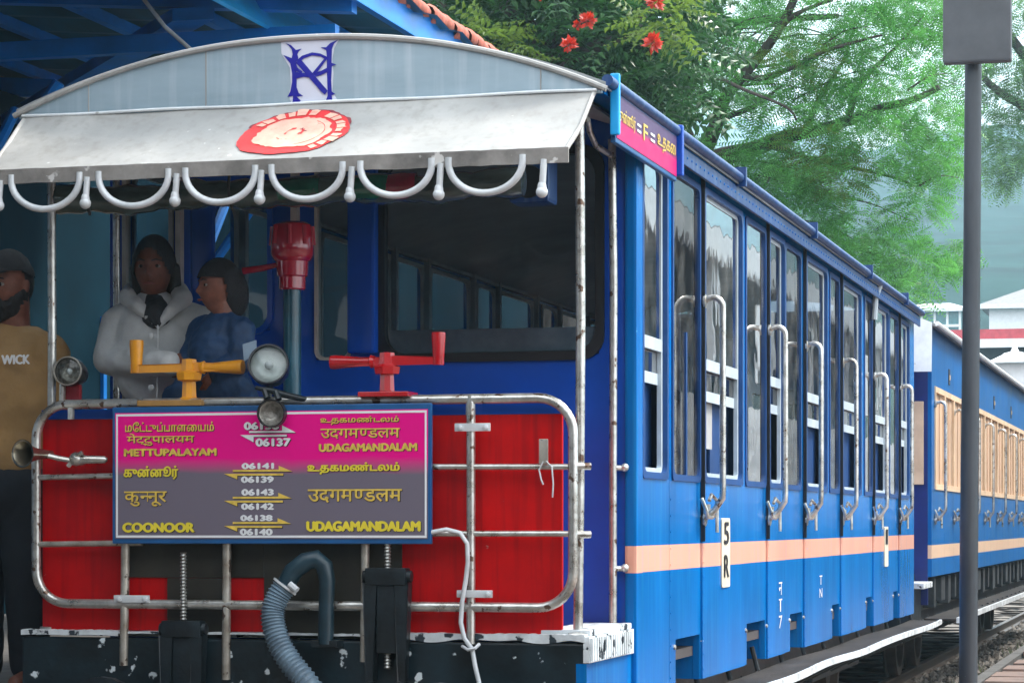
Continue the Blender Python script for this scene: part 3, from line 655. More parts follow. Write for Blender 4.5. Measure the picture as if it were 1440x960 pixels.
# luggage tag tied to the bar
q0, q1 = FV(758, 617, YR-.02), FV(771, 652, YR-.02)
tg = MB().box(q0.x, q1.x, YR-.024, YR-.018, q1.z, q0.z).build('metal_tag', 'worn_silver', rail, bevel=.002)
MB().tube([FV(764, 648, YR-.026), FV(758, 660, YR-.026), FV(761, 674, YR-.026), FV(764, 681, YR-.026)], .003, 6).build('string', 'white_enamel', tg)
MB().tube([FV(768, 648, YR-.026), FV(776, 656, YR-.026), FV(778, 680, YR-.026), FV(777, 699, YR-.026)], .003, 6).build('string', 'white_enamel', tg)
# white cable looping from the board
cb = [(585, 756), (607, 748), (628, 744), (647, 749), (657, 764), (658, 790), (655, 815), (650, 845), (648, 875), (653, 897), (664, 912), (668, 935), (675, 965)]
MB().tube([FV(x, y, YR-.035) for x, y in cb], .0085, 10).build('cable', 'white_enamel', coach)
MB().tube([FV(650, 908, YR-.03), FV(658, 913, YR-.05), FV(668, 911, YR-.05), FV(674, 905, YR-.03)], .006, 8).build('cable_tie', 'white_enamel', coach)
# screw couplings / jacks and vacuum hose
YJ = YF-.075
def jack(px, ytop, ybot, bracket_y):
    a, c = FV(px, ytop, YJ), FV(px, ybot, YJ); m_ = MB(); pr = []
    L_ = (a-c).length; k = 0; d = 0
    while d < L_: pr += [(d, .0085), (d+.006, .013)]; d += .012
    sc_ = m_.lathe(c, (0, 0, 1), pr, 12).build('screw_spindle', 'thread_steel', coach)
    h = MB(); x, z = fr(px, bracket_y, YJ)
    h.box(x-.075, x+.075, YJ-.03, YJ+.03, z-.06, z); h.lathe((x-.09, YJ, z-.03), (1, 0, 0), [(0, 0), (0, .022), (.18, .022), (.18, 0)], 10)
    for s_ in (-1, 1): h.prism([(x+s_*.035, YJ-.025, z-.05), (x+s_*.085, YJ-.025, z-.05), (x+s_*.07, YJ-.025, z-.40), (x+s_*.045, YJ-.025, z-.40)], (0, .05, 0))
    h.box(x-.035, x+.035, YJ-.02, YJ+.028, z-.30, z-.061)
    h.build('screw_bracket', 'black_iron', coach, bevel=.004)
jack(258, 775, 905, 872); jack(545, 745, 940, 798)
YH = YF-.09
pp = [FV(458, 905, YH), FV(459, 850, YH), FV(460, 815, YH), FV(456, 795, YH-.005), FV(445, 786, YH-.01), FV(430, 789, YH-.02), FV(412, 803, YH-.03), FV(402, 822, YH-.035)]
pipe = MB().tube(pp, [.028, .028, .029, .032, .034, .034, .034, .034], 16).build('brake_pipe', 'pipe_dark', coach)
MB().box(pp[0].x-.05, pp[0].x+.05, YH-.02, YF-.03, .86, .885).build('pipe_foot', 'black_iron', pipe, bevel=.003)
hp = [(402, 822), (391, 838), (384, 858), (385, 880), (393, 905), (408, 930), (428, 955), (450, 985)]
hp = [FV(x, y, YH-.035-.01*i) for i, (x, y) in enumerate(hp)]
fine = []
for i in range(len(hp)-1):
    p0, p1, p2, p3 = hp[max(i-1, 0)], hp[i], hp[i+1], hp[min(i+2, len(hp)-1)]
    for k in range(14):
        t = k/14; fine.append(.5*((2*p1)+(p2-p0)*t+(2*p0-5*p1+4*p2-p3)*t*t+(3*p1-p0-3*p2+p3)*t**3))
MB().tube(fine, [.041+.004*math.cos(i*math.pi/1.5) for i in range(len(fine))], 18).build('hose', 'hose_rubber', coach)
MB().tube([fine[1], fine[4]], .049, 18).build('hose_clamp', 'white_enamel', coach)
m_ = MB().tube([fine[3]+Vector((.03, -.03, .01)), fine[3]+Vector((.06, -.035, -.012))], .012, 8); m_.build('clamp_bolt', 'white_enamel', coach)
m_ = MB()
for s_ in (-1, 1): m_.lathe((s_*.62, YF-.045, .60), (0, -1, 0), [(0, .09), (.10, .085), (.10, .06), (.30, .055), (.30, .16), (.33, .16), (.335, .13), (.34, 0)], 24)
m_.build('buffer', 'black_iron', coach)
# ------------------------------------------------------------------ fascia, awning, valance
hw = 1.105
xs = [-hw+2*hw*i/40 for i in range(41)]
poly = [Vector((x, YF-.025, arch(x, 1.12, 2.80, 3.03))) for x in xs]+[Vector((hw, YF-.025, 2.795)), Vector((-hw, YF-.025, 2.795))]
m_ = MB(); top = poly[:41]; bot = [Vector((x, YF-.025, 2.792)) for x in xs]
for yy in (0, .02): m_.add([p+Vector((0, yy, 0)) for p in top+bot], [(i, i+1, 42+i, 41+i) for i in range(40)])
m_.loft([p for p in top+bot[::-1]], [p+Vector((0, .02, 0)) for p in top+bot[::-1]])
fas = m_.build('fascia', 'fascia_grey', coach)
MB().tube([Vector((x, YF-.03, arch(x, 1.125, 2.803, 3.037))) for x in [-1.125+2.25*i/40 for i in range(41)]], .011, 8).build('edge_bead', 'awning_grey', fas)
for px in (124, 289, 760):                                                   # sheet joints
    x, _ = fr(px, 150, YF-.03); MB().box(x-.002, x+.002, YF-.0275, YF-.0251, 2.80, arch(x, 1.12, 2.80, 3.03)-.004).build('seam', 'awning_grey', fas)
AY0, AZ0, AY1, AZ1 = YF-.03, 2.797, YF-.385, 2.545
nxa, nya = 44, 8; m_ = MB()
def aw(i, j, d=0):
    u, v = i/nxa, j/nya; x = (-1.09+2.18*u)*(1-.012*v); s_ = .006*mnoise.noise(Vector((u*7, v*3, 0)))+.004*mnoise.noise(Vector((u*22, v*6, 4)))*v
    return Vector((x, AY0+(AY1-AY0)*v, AZ0+(AZ1-AZ0)*v-.018*math.sin(math.pi*v)*(.4+.6*abs(2*u-1))+s_-d))
for d in (0, .004): m_.add([aw(i, j, d) for j in range(nya+1) for i in range(nxa+1)], [(j*(nxa+1)+i, j*(nxa+1)+i+1, (j+1)*(nxa+1)+i+1, (j+1)*(nxa+1)+i) for j in range(nya) for i in range(nxa)], True)
awn = m_.build('awning', 'awning_grey', coach)
MB().tube([(x, AY0-.004, AZ0+.004+.002*math.sin(x*9)) for x in np.linspace(-1.09, 1.09, 30)], .006, 8).build('edge_bead', 'white_fascia', awn)
m_ = ragged(AY1-.004, AY1+.006, AZ1+.006, -1.075, 1.075, 9, .001); m_ = MB()
nn = 50; tp = [(-1.078+2.156*i/nn, AZ1+.008+.0025*mnoise.noise(Vector((i*.9, 3, 0)))) for i in range(nn+1)]; bt = [(x, z-.052-.003*mnoise.noise(Vector((x*9, 8, 0)))) for x, z in tp]
a = [Vector((x, AY1-.005, z)) for x, z in tp+bt[::-1]]; c = [p+Vector((0, .009, 0)) for p in a]; m_.loft(a, c)
for q in (a, c): m_.add(q, [(i, i+1, 2*nn-i, 2*nn+1-i) for i in range(nn)])
m_.build('awning_lip', 'lip_grey', awn)
for s_ in (-1, 1): MB().tube([(s_*1.08, AY0-.01, AZ0-.01), (s_*1.076, (AY0+AY1)/2, (AZ0+AZ1)/2-.02), (s_*1.066, AY1, AZ1-.005)], .008, 8).build('side_hem', 'awning_grey', awn)
YV = AY1-.002
for px in (-2, 120, 246, 365, 492, 617, 762):
    t_ = 232-(px/800)*20; a = FV(px+3, t_, YV); c = FV(px, t_+57, YV); a.z = AZ1-.03
    m_ = MB().tube([a, c], .0115, 10); m_.ball(c, .0205, 14, 10); m_.lathe(c+Vector((0, 0, .012)), (0, 0, 1), [(0, .016), (.012, .0145), (.02, .0115)], 12); m_.build('pendant', 'white_enamel', awn)
for pa, pb in ((16, 112), (139, 237), (261, 359), (382, 482), (507, 607), (631, 735)):
    t_ = 240-(pa/800)*22; A_, B_ = FV(pa, t_, YV), FV(pb, t_-3, YV); A_.z = B_.z = AZ1-.032; mid = (A_+B_)/2; rr = (B_-A_).length/2
    pts = [A_+Vector((0, 0, .02))]+[mid+Vector((-rr*math.cos(t), 0, -rr*.80*math.sin(t))) for t in np.linspace(0, math.pi, 22)]+[B_+Vector((0, 0, .02))]
    MB().tube(pts, .0125, 10).build('scallop', 'white_enamel', awn)
# rolled-up plastic blind under the awning, speaker box
YP = -.60
m_ = MB().tube([(x, YP+.006*math.sin(x*7), 2.50+.006*math.sin(x*11)) for x in np.linspace(-1.02, .80, 60)], [.052+.006*math.sin(i*.8)+.004*math.sin(i*2.1) for i in range(60)], 16)
bl = m_.build('rolled_blind', 'plastic_roll', coach)
for px0, px1, mm in ((396, 452, 'reflection_green'), (505, 548, 'reflection_green'), (549, 586, 'reflection_red')):  # coloured sleeves painting green and red reflections on the blind
    a, c = FV(px0, 260, YP-.012), FV(px1, 252, YP-.012); MB().tube([(a.x, a.y, 2.505), ((a.x+c.x)/2, a.y-.006, 2.506), (c.x, c.y, 2.507)], [.046, .05, .046], 14).build('blind_reflection', mm, bl)
for px in (130, 330, 620): a = FV(px, 260, YP); MB().tube([(a.x, YP, 2.80), (a.x, YP-.064, 2.51), (a.x, YP-.02, 2.44)], .006, 6).build('blind_strap', 'black_rubber', bl)
q = FV(750, 255, -.35); spk = MB().box(q.x-.075, q.x+.075, -.42, -.28, q.z-.085, q.z+.2).build('speaker_box', 'gutter_blue', coach, bevel=.015)
MB().lathe((q.x, -.421, q.z-.01), (0, -1, 0), [(0, .06), (.006, .058), (.006, .0)], 20).build('speaker_grille', 'black_rubber', spk)
# ------------------------------------------------------------------ monogram on the fascia, round emblem on the awning
def zp(x, y): return 330+x/5.052, 40+y/5.052
MG = {'plate': [(330,95),(740,78),(708,140),(694,220),(702,320),(694,450),(732,556),(552,572),(360,582),(402,540),(384,480),(398,400),(392,280),(332,180)],
 'a': [(360,105),(400,120),(435,155),(475,145),(455,165),(445,185),(452,210),(440,240),(434,290),(440,340),(440,420),(455,460),(485,480),(440,485),(470,515),(455,535),(420,540),(400,562),(375,578),(405,548),(412,520),(415,480),(375,488),(395,450),(408,380),(408,320),(395,250),(345,190),(405,212),(412,185),(405,150),(385,125)],
 'b': [(735,82),(705,110),(690,150),(688,245),(722,258),(690,270),(685,370),(690,450),(715,467),(688,475),(695,520),(720,562),(690,558),(670,535),(655,545),(620,530),(650,510),(660,480),(660,440),(655,300),(655,200),(650,155),(610,135),(650,135),(680,105)],
 'c': [(445,225),(480,195),(550,172),(610,180),(660,205),(655,225),(610,200),(550,193),(490,215),(460,240)],
 'd': [(430,310),(480,318),(550,320),(610,305),(660,280),(660,310),(610,335),(545,350),(490,345),(435,360)],
 'e': [(430,245),(450,282),(482,308),(476,320),(430,302)],
 'f': [(450,222),(478,230),(662,445),(642,472),(618,452),(440,250)],
 'g': [(645,208),(652,225),(584,318),(548,326)]}
def fasc_poly(keys, Y, m, nm, par):
    mb = MB()
    for i, k in enumerate(keys):
        pts = [FV(*zp(*p), Y) for p in MG[k]]
        for p in pts: p.z = min(p.z, arch(p.x, 1.12, 2.80, 3.03)-.004); p.z = max(p.z, 2.806)
        mb.prism([p-Vector((0, .0004*i, 0)) for p in pts], (0, .0012, 0))
    return mb.build(nm, m, par)
mp_ = fasc_poly(['plate'], YF-.0275, 'monogram_white', 'monogram_plate', fas)
fasc_poly(list('abcdefg'), YF-.0300, 'monogram_blue', 'monogram', mp_)
ec = FV(412, 187, YF-.21)
def on_awn(x, v, lift):                       # point on the awning sheet at X, slope fraction v
    i = (x/(1-.012*v)+1.09)/2.18*nxa; p = aw(i, v*nya); nrm = Vector((0, AZ1-AZ0, -(AY1-AY0))).normalized()
    if nrm.z < 0: nrm = -nrm
    return p+nrm*lift
def disc(rad, lift, m, nm, par, jag=0, seed=0, r_in=None, a0=0, a1=360, cx=0, cy=0):
    rnd = random.Random(seed); nA = 72; mb = MB(); rings = []; steps = 7
    for k in range(nA+1):
        t = R(a0+(a1-a0)*k/nA); j = 1+(jag*(mnoise.noise(Vector((math.cos(t)*2.6+seed, math.sin(t)*2.6, 1)))+.5*mnoise.noise(Vector((math.cos(t)*8+seed, math.sin(t)*8, 1))))); row = []
        for q in range(steps+1):
            r0 = (r_in or 0); rr = (r0+(rad*j-r0)*q/steps); row.append(on_awn(ec.x+cx+rr*math.cos(t)*1.06-rr*math.sin(t)*-.10, .50-(cy+rr*math.sin(t)*.90)/.435, lift))
        rings.append(row)
    for k in range(nA):
        for q in range(steps): mb.add([rings[k][q], rings[k+1][q], rings[k+1][q+1], rings[k][q+1]], [(0,1,2,3)])
    return mb.build(nm, m, par, fixn=False)
em = disc(.188, .004, 'emblem_red', 'round_emblem', awn, .05, 3)
disc(.195, .003, 'emblem_dark', 'emblem_shadow', em, .07, 9, .15, 20, 160)
disc(.130, .006, 'emblem_salmon', 'emblem_centre', em, .13, 5)
disc(.108, .0066, 'emblem_red', 'emblem_line', em, .02, 5, .1055, -70, 60)
for k, a in enumerate([-52, -40, -28, -14, 0, 12, 26, 40, 52, 66, 78, 92, 106, 118, 132, 146]):
    if k in (9,): continue
    disc(.172+.005*(k % 3), .006, 'emblem_salmon', 'emblem_letter', em, .10, k, .146, a, a+8+2*(k % 3))
disc(.034, .0075, 'emblem_red', 'emblem_mark', em, .3, 12, .027, 95, 200, .005, .0)
disc(.026, .0075, 'emblem_red', 'emblem_mark', em, .4, 15, .018, -60, 75, .012, .006)
disc(.018, .0075, 'emblem_dark', 'emblem_mark', em, .3, 18, .013, 150, 290, .045, .022)
disc(.060, .0075, 'emblem_red', 'emblem_mark', em, .2, 21, .056, 215, 250, .0, .0)
# ------------------------------------------------------------------ cranks, lamps, horn, red-capped column
YK = YF-.02
def crank(pxs, m, handle_left):
    hub, arm0, arm1, ah, hz0, hz1, zb_, plate = pxs
    x, zp_ = fr(hub, ah, YK); zb = fr(hub, zb_, YK)[1]
    st_ = MB().lathe((x, YK, zb), (0, 0, 1), [(0, .045), (.012, .045), (.02, .028), (zp_-zb-.05, .026), (zp_-zb-.045, .045), (zp_-zb-.02, .05), (zp_-zb-.01, .03), (zp_-zb+.03, .028), (zp_-zb+.035, 0)], 8).build('brake_crank', m, coach)
    a0, a1 = fr(arm0, ah, YK)[0], fr(arm1, ah, YK)[0]
    MB().prism([(a0, YK-.014, zp_-.013), (a1, YK-.014, zp_-.010), (a1, YK-.014, zp_+.012), (x+.04, YK-.014, zp_+.015), (x-.04, YK-.014, zp_+.015), (a0, YK-.014, zp_+.012)], (0, .026, 0)).build('crank_arm', m, st_, bevel=.004)
    hx = a0 if handle_left else a1; sgn = 1 if handle_left else -1
    zt = fr(hub, hz0, YK)[1]; MB().lathe((hx+sgn*.014, YK, zp_-.016), (0, 0, 1), [(0, 0), (0, .02), (.03, .021), (zt-zp_, .026), (zt-zp_+.014, .025), (zt-zp_+.016, 0)], 16).build('handle', m, st_)
    ox = a1 if handle_left else a0; gl = .12
    MB().lathe((ox-sgn*.10, YK, zp_), (sgn, 0, 0), [(0, .0), (0, .020), (.015, .024), (.02, .017), (.05, .017), (.15, .026), (.165, .025), (.167, 0)], 16).build('grip', m, st_)
    return st_
ck = crank((266, 187, 318, 517, 476, 0, 566, 0), 'crank_yellow', True)
frontbox(MB(), (211, 565), (300, 572), YK+.05, .12).build('base_plate', 'yellow_plate', ck, bevel=.003)
ck = crank((544, 490, 622, 508, 468, 0, 557, 0), 'crank_red', False)
frontbox(MB(), (518, 553), (588, 559), YK+.05, .12).build('base_plate', 'crank_red', ck, bevel=.003)
def lamp(px, py, r_px, Y, facing, back, mface, glassy=True, nm='headlamp'):
    c = FV(px, py, Y); r = r_px/385; f_ = Vector(facing).normalized()
    h = MB().lathe(c, f_, [(-.14, 0), (-.14, r*.35), (-.10, r*.75), (-.04, r*.98), (0, r*1.02), (.012, r*1.02), (.015, r*.94), (.004, r*.9)], 32).build(nm, back, coach)
    MB().lathe(c, f_, [(-.035, 0), (-.03, r*.35), (-.015, r*.7), (.004, r*.93)], 32).build('reflector', mface, h)
    MB().lathe(c, f_, [(.014, r*1.03), (.020, r*1.0), (.020, r*.94), (.012, r*.92)], 32).build('rim', 'lamp_rim' if mface == 'reflector' or nm == 'marker_lamp' else 'worn_silver', h)
    if glassy:
        MB().lathe(c, f_, [(.010, r*.92), (.018, r*.6), (.022, 0)], 24).build('lens', 'lamp_glass', h)
        MB().ball(c+f_*-.005, r*.22, 12, 8).build('bulb', 'white_enamel', h)
    return h
h = lamp(378, 513, 28, YF-.06, (.22, -1, .22), 'lamp_rim', 'reflector')
MB().tube([FV(380, 540, YF-.02), FV(378, 556, YF-.03), FV(376, 575, YF-.04)], .012, 8).build('lamp_stalk', 'black_iron', h)
h = lamp(97, 522, 20.5, YF-.03, (.1, -1, .05), 'lamp_rim', 'lamp_mesh')
MB().tube([FV(88, 540, YF), FV(87, 572, YF)], .012, 8).build('lamp_stalk', 'silver', h)
h = lamp(382, 581, 19, YF-.13, (.15, -1, 0), 'black_rubber', 'lamp_mesh', False, 'marker_lamp')
m_ = MB().tube([FV(360, 545, YF-.10), FV(382, 549, YF-.10), FV(405, 556, YF-.09), FV(432, 562, YF-.05), FV(450, 561, YF-.04)], [.008, .011, .012, .010, .007], 10)
m_.tube([FV(372, 548, YF-.1), FV(376, 560, YF-.11)], .012, 8); m_.tube([FV(388, 550, YF-.1), FV(392, 562, YF-.11)], .012, 8); m_.build('lamp_hanger', 'black_iron', h)
c = FV(47, 638, YF-.16)
hn = MB().lathe(c, (-.25, -1, 0), [(.06, .050), (.058, .044), (.03, .03), (-.02, .017), (-.10, .012)], 24); hn.lathe(c, (-.25, -1, 0), [(.06, .052), (.03, .034), (-.02, .021), (-.10, .015)], 24)
hn = hn.build('horn', 'brass_horn', coach)
MB().tube([FV(58, 638, YF-.10), FV(82, 644, YF-.09), FV(100, 647, YF-.08)], .010, 8).build('horn_pipe', 'silver', hn)
m_ = MB().ball(FV(107, 645, YF-.075), .026); m_.lathe(FV(103, 646, YF-.07), (1, .1, 0), [(0, .02), (.03, .022), (.05, .016), (.12, .014), (.13, .006), (.13, 0)], 12); m_.tube([FV(96, 655, YF-.08), FV(108, 640, YF-.09), FV(116, 636, YF-.09)], .009, 8); m_.build('horn_valve', 'silver', hn)
frontbox(MB(), (95, 541), (116, 566), YF+.02, .02).build('red_flag_roll', 'red_cloth', coach, bevel=.006)
YC = -.42
x, _ = fr(411, 450, YC); z_ = lambda py: fr(411, py, YC)[1]; zb = .91
col = MB().lathe((x, YC, zb), (0, 0, 1), [(0, .05), (.01, .05), (.014, .033), (z_(408)-zb, .033), (z_(408)-zb, 0)], 16).build('valve_column', 'teal_pipe', coach)
z0 = z_(408); s_ = .00262
MB().lathe((x, YC, z0), (0, 0, 1), [(0, 0), (0, 17*s_), (2*s_, 19*s_), (18*s_, 19*s_), (20*s_, 22*s_), (40*s_, 23*s_), (42*s_, 26*s_), (48*s_, 30*s_), (60*s_, 31*s_), (84*s_, 29*s_), (92*s_, 27*s_), (96*s_, 20*s_), (98*s_, 0)], 28).build('valve_head', 'crimson', col)
for k in range(8):
    t = 2*math.pi*k/8+.2; MB().tube([(x+.078*math.cos(t), YC+.078*math.sin(t), z0+.165), (x+.074*math.cos(t), YC+.074*math.sin(t), z0+.235)], .010, 8).build('head_rib', 'crimson', col)
MB().tube([FV(392, 372, YC), FV(370, 377, YC), FV(342, 381, YC)], [.009, .012, .014], 10).build('valve_lever', 'crimson', col)

# ================================================================== destination boards
def rect_board(name, label, P0, U, V, wd, ht, face, frame, rim):
    """flat board: origin P0 (lower left of the face), axes U, V; returns root and lettering origin function"""
    U, V = Vector(U).normalized(), Vector(V).normalized(); Nn = U.cross(V); P0 = Vector(P0)
    root = empty(name, P0+U*wd/2, label, 'sign')
    q = lambda a, b, d: P0+U*a+V*b+Nn*d
    def slab(a0, a1, b0, b1, d0, d1, m, nm, par, bev=0):
        vs = [q(a, b, d) for d in (d0, d1) for a, b in ((a0, b0), (a1, b0), (a1, b1), (a0, b1))]
        return MB().add(vs, [(0,3,2,1), (4,5,6,7), (0,1,5,4), (1,2,6,5), (2,3,7,6), (3,0,4,7)]).build(nm, m, par, bevel=bev)
    slab(-.012, wd+.012, -.018, ht+.022, -.02, -.001, frame, 'backing', root, .004)
    fc = slab(0, wd, 0, ht, -.0005, .001, face, 'face', root)
    if rim:
        for a0, a1, b0, b1 in ((.004, wd-.004, .004, .012), (.004, wd-.004, ht-.012, ht-.004), (.004, .011, .0125, ht-.0125), (wd-.011, wd-.004, .0125, ht-.0125)):
            slab(a0, a1, b0, b1, .0012, .0022, 'white_print', 'border_line', fc)
    return root, fc, q, U, V
SY = YR-.045
TL, TR_, BL = FV(166, 590, SY), FV(604, 583, SY), FV(162, 759, SY)
wd, ht = 1.188, .455
sign_mat('board_print', ht*.57, .03, (.86, .0, .25), (.17, .145, .185), .05)
P0 = Vector((BL.x, SY, fr(162, 757, SY)[1]))
root, fc, q, U, V = rect_board('destination_board', 'large magenta and grey route board with gold and white lettering on the railing', P0, (1, 0, .001), (0, 0, 1), wd, ht, 'board_print', 'sign_frame', True)
fc_z = P0.z
sx_, sy_ = wd/1390, ht/520                          # lettering laid out on the board's own grid
def put(txt, x0, x1, y0, y1, m, bold=.0012, sh=('black_print', .0025, -.0025)):
    lettering(txt, fc, m, q((x0)*sx_, ht-(y1)*sy_, .001), U, V, (x1-x0)*sx_, (y1-y0)*sy_, bold, sh)
put('மேட்டுப்பாளையம்', 48, 450, 38, 78, 'gold_print', .0008)
put('मेट्टुपालयम', 55, 362, 86, 135, 'gold_print', .0008)
put('METTUPALAYAM', 44, 460, 150, 178, 'gold_print', .0026)
put('குன்னூர்', 42, 288, 220, 275, 'yellow_print', .002)
put('कुन~नूर', 44, 236, 325, 385, 'gold_print', .0012)
put('COONOOR', 38, 360, 455, 492, 'yellow_print', .0038)
put('உதகமண்டலம்', 925, 1265, 25, 58, 'gold_print', .0008)
put('उदगमण~डलम', 925, 1270, 75, 115, 'gold_print', .0008)
put('UDAGAMANDALAM', 920, 1342, 136, 166, 'gold_print', .0026)
put('உதகமண்டலம்', 868, 1268, 212, 258, 'yellow_print', .002)
put('उदगमण~डलम', 870, 1278, 320, 372, 'gold_print', .0012)
put('UDAGAMANDALAM', 866, 1356, 450, 488, 'yellow_print', .0038)
for t, x0, x1, y0, y1 in (('06136', 588, 738, 45, 74), ('06137', 640, 790, 112, 142), ('06141', 578, 716, 212, 234), ('06139', 575, 715, 266, 290), ('06143', 577, 715, 318, 342), ('06142', 576, 716, 376, 400), ('06138', 572, 710, 424, 446), ('06140', 570, 710, 480, 504)):
    put(t, x0, x1, y0, y1, 'white_print', .003, ('black_print', .003, -.003) if y0 < 150 else None)
def harpoon(x0, x1, yc, m, sc=1):
    up = [(x0+40, yc-12), (x1-60, yc-12), (x1-60, yc-34*sc), (x1, yc-4), (x0+40, yc-4)]; dn = [(x1-40, yc+12), (x0+60, yc+12), (x0+60, yc+34*sc), (x0, yc+4), (x1-40, yc+4)]
    for P_, nm in ((up, 'arrow'), (dn, 'arrow')):
        for mm, d, o in (('black_print', .0012, 3), (m, .0022, 0)):
            MB().prism([q((x+o)*sx_, ht-(y+o)*sy_, d) for x, y in P_], Vector((0, -.0006, 0))).build(nm if o == 0 else 'arrow_shadow', mm, fc)
harpoon(568, 815, 92, 'white_print'); harpoon(495, 800, 250, 'gold_print', .8); harpoon(495, 798, 360, 'gold_print', .8); harpoon(495, 795, 463, 'gold_print', .8)
# the small board along the eave of the balcony
ya, za = sd(866, 150, 1.125); yb, zb2 = sd(950, 235, 1.125)
sign_mat('eave_print', .07, .012, (.09, .05, .13), (.62, .003, .13), .03)
root, fc2, q2, U2, V2 = rect_board('eave_board', 'small magenta and purple route board under the eave at the balcony corner', (1.128, ya, 2.655), (0, 1, 0), (0, 0, 1), yb-ya, .155, 'eave_print', 'sign_frame', False)
for t, a, b_ in (('குன்னூர்', .02, .28), ('=', .31, .37), ('F', .41, .48), ('=', .53, .60), ('உதகை', .65, .97)):
    L_ = yb-ya; lettering(t, fc2, 'white_print' if t == '=' else 'gold_print', q2(a*L_, .055 if t != '=' else .07, .001), U2, V2, (b_-a)*L_, .06 if t != '=' else .03, .001)
MB().box(1.113, 1.146, ya-.042, ya-.013, 2.66, 2.875).build('end_cap', 'canopy_bright', root, bevel=.006)
MB().box(1.113, 1.150, yb+.013, yb+.05, 2.66, 2.86).build('end_cap', 'coach_blue_shaded', root, bevel=.006)

# ================================================================== the second coach
c2 = empty('railway_coach', (0, 16, 0), 'blue coach with cream window shutters and white end fascia behind the balcony coach', 'train coach')
Y0, Y1 = 10.72, 24.2; S0, S1 = 1.59, 2.355
bays = 17; bwid = (Y1-Y0-.30)/bays; opens = [(Y0+.22+k*bwid+.035, Y0+.22+(k+1)*bwid-.035, S0, S1) for k in range(bays)]
for k in range(bays):
    a, b_ = Y0+.22+k*bwid, Y0+.22+(k+1)*bwid
    if k == 0: a = Y0
    if k == bays-1: b_ = Y1
    o0, o1 = opens[k][:2]
    p = wall(MB(), 'X', 1.06, a+.002, b_-.002, .88, 2.83, -T, [opens[k]]).build('wall_panel', 'second_coach_paint', c2)
    f_ = ring(MB(), 'X', 1.06, o0+.012, o1-.012, S0+.02, S1-.02, .045, .01, -.02, .010, .004).build('window_frame', 'cream_paint', p)
    nsl = 3
    for j in range(nsl):
        w_ = (o1-o0-.03)/nsl; ya_ = o0+.015+j*w_
        MB().box(1.030, 1.052-.006*(j % 2), ya_+.006, ya_+w_-.006, S0+.02, S1-.02).build('shutter_slat', 'shutter_peach', f_)
    if k % 2 == 0: grab(p, 1.062, o0-.03, 1); latch(p, 1.062, o0-.03, 1)
    if k % 3 == 1: MB().box(1.058, 1.066, (a+b_)/2-.05, (a+b_)/2+.05, 2.45, 2.58).build('vent', 'dark_plate', p); 
    if k % 3 == 1: MB().box(1.064, 1.072, (a+b_)/2-.022, (a+b_)/2+.022, 2.49, 2.53).build('vent_flap', 'cream_paint', p)
for k in range(bays): MB().box(-1.06, -1.03, Y0+.22+k*bwid, Y0+.22+(k+1)*bwid-.002, .66, 2.83).build('wall_panel', 'second_coach_paint', c2)
ew = wall(MB(), 'Y', Y0, -1.03, 1.03, .66, 2.83, .03, [(.25, .62, 1.62, 2.3)]).build('end_wall', 'end_blue', c2)
ring(MB(), 'Y', Y0, .27, .60, 1.64, 2.28, .05, .03, -.012, .02).build('window_frame', 'cream_paint', ew)
pane(MB(), 'Y', Y0+.01, .26, .61, 1.63, 2.29).build('pane', 'glass_front', ew)
MB().box(.88, 1.0, Y0-.03, Y0, 1.60, 2.25).build('end_shutter', 'cream_paint', ew, bevel=.006)
r2 = roof_sheet(MB(), 1.12, 2.83, 3.06, Y0-.35, Y1+.1, .022).build('roof', 'roof_grey', c2)
MB().tube([(1.125, Y0-.3, 2.835), (1.125, Y1, 2.835)], .022, 8).build('gutter', 'white_fascia', r2)
m_ = MB(); xs = [-1.1+2.2*i/24 for i in range(25)]
m_.add([(x, Y0-.36, arch(x, 1.12, 2.83, 3.05)) for x in xs]+[(x, Y0-.40, 2.46) for x in xs], [(i, i+1, 26+i, 25+i) for i in range(24)])
m_.add([(x, Y0-.34, arch(x, 1.12, 2.83, 3.05)-.002) for x in xs]+[(x, Y0-.38, 2.46) for x in xs], [(i, i+1, 26+i, 25+i) for i in range(24)])
m_.build('end_fascia', 'white_fascia', c2)
MB().box(-.93, .93, Y0-.3, Y1, .60, .90).build('underframe', 'dark_plate', c2)
MB().box(-1.06, 1.07, Y0-.66, Y0-.02, .80, .845).build('end_platform', 'deck_white', c2, bevel=.006)
MB().box(-.95, .98, Y0-.6, Y0-.02, .42, .798).build('headstock', 'black_iron', c2, bevel=.01)
m_ = MB().box(.7, .88, Y0+.3, Y1, .40, .598); m_.build('sole_bar', 'gear_grey', c2)
for k in range(22):
    y = Y0+.5+k*.58; MB().box(.935, 1.03, y, y+[.12, .30, .2][k % 3], .62+.04*(k % 2), .86).build('underframe_box', 'gear_grey', c2, bevel=.01)
    MB().tube([(1.24, y+.4, .575), (1.0, y+.4, .44), (.86, y+.4, .52)], .014, 8).build('bracket', 'gear_grey', c2)
for y in (12.3, 13.7, 20.5, 21.9):
    for s_ in (-1, 1): MB().lathe((s_*.52, y, .36), (s_, 0, 0), [(0, .02), (0, .36), (.02, .38), (.03, .35), (.11, .345), (.11, .28), (.06, .26), (.06, .1), (.13, .09), (.13, 0)], 24).build('wheel', 'rail_steel', c2)
fb2 = MB().box(1.055, 1.298, Y0-.5, Y1, .555, .572).build('footboard', 'footboard_wood', c2)
MB().box(1.299, 1.318, Y0-.5, Y1, .54, .582).build('edge_strip', 'footboard_edge', fb2)
m_ = MB().box(-.08, .08, 9.42, Y0-.6, .50, .66); m_.lathe((0, 9.9, .58), (0, 1, 0), [(-.1, 0), (-.1, .12), (.1, .12), (.1, 0)], 16); m_.build('coupling', 'black_iron', c2)

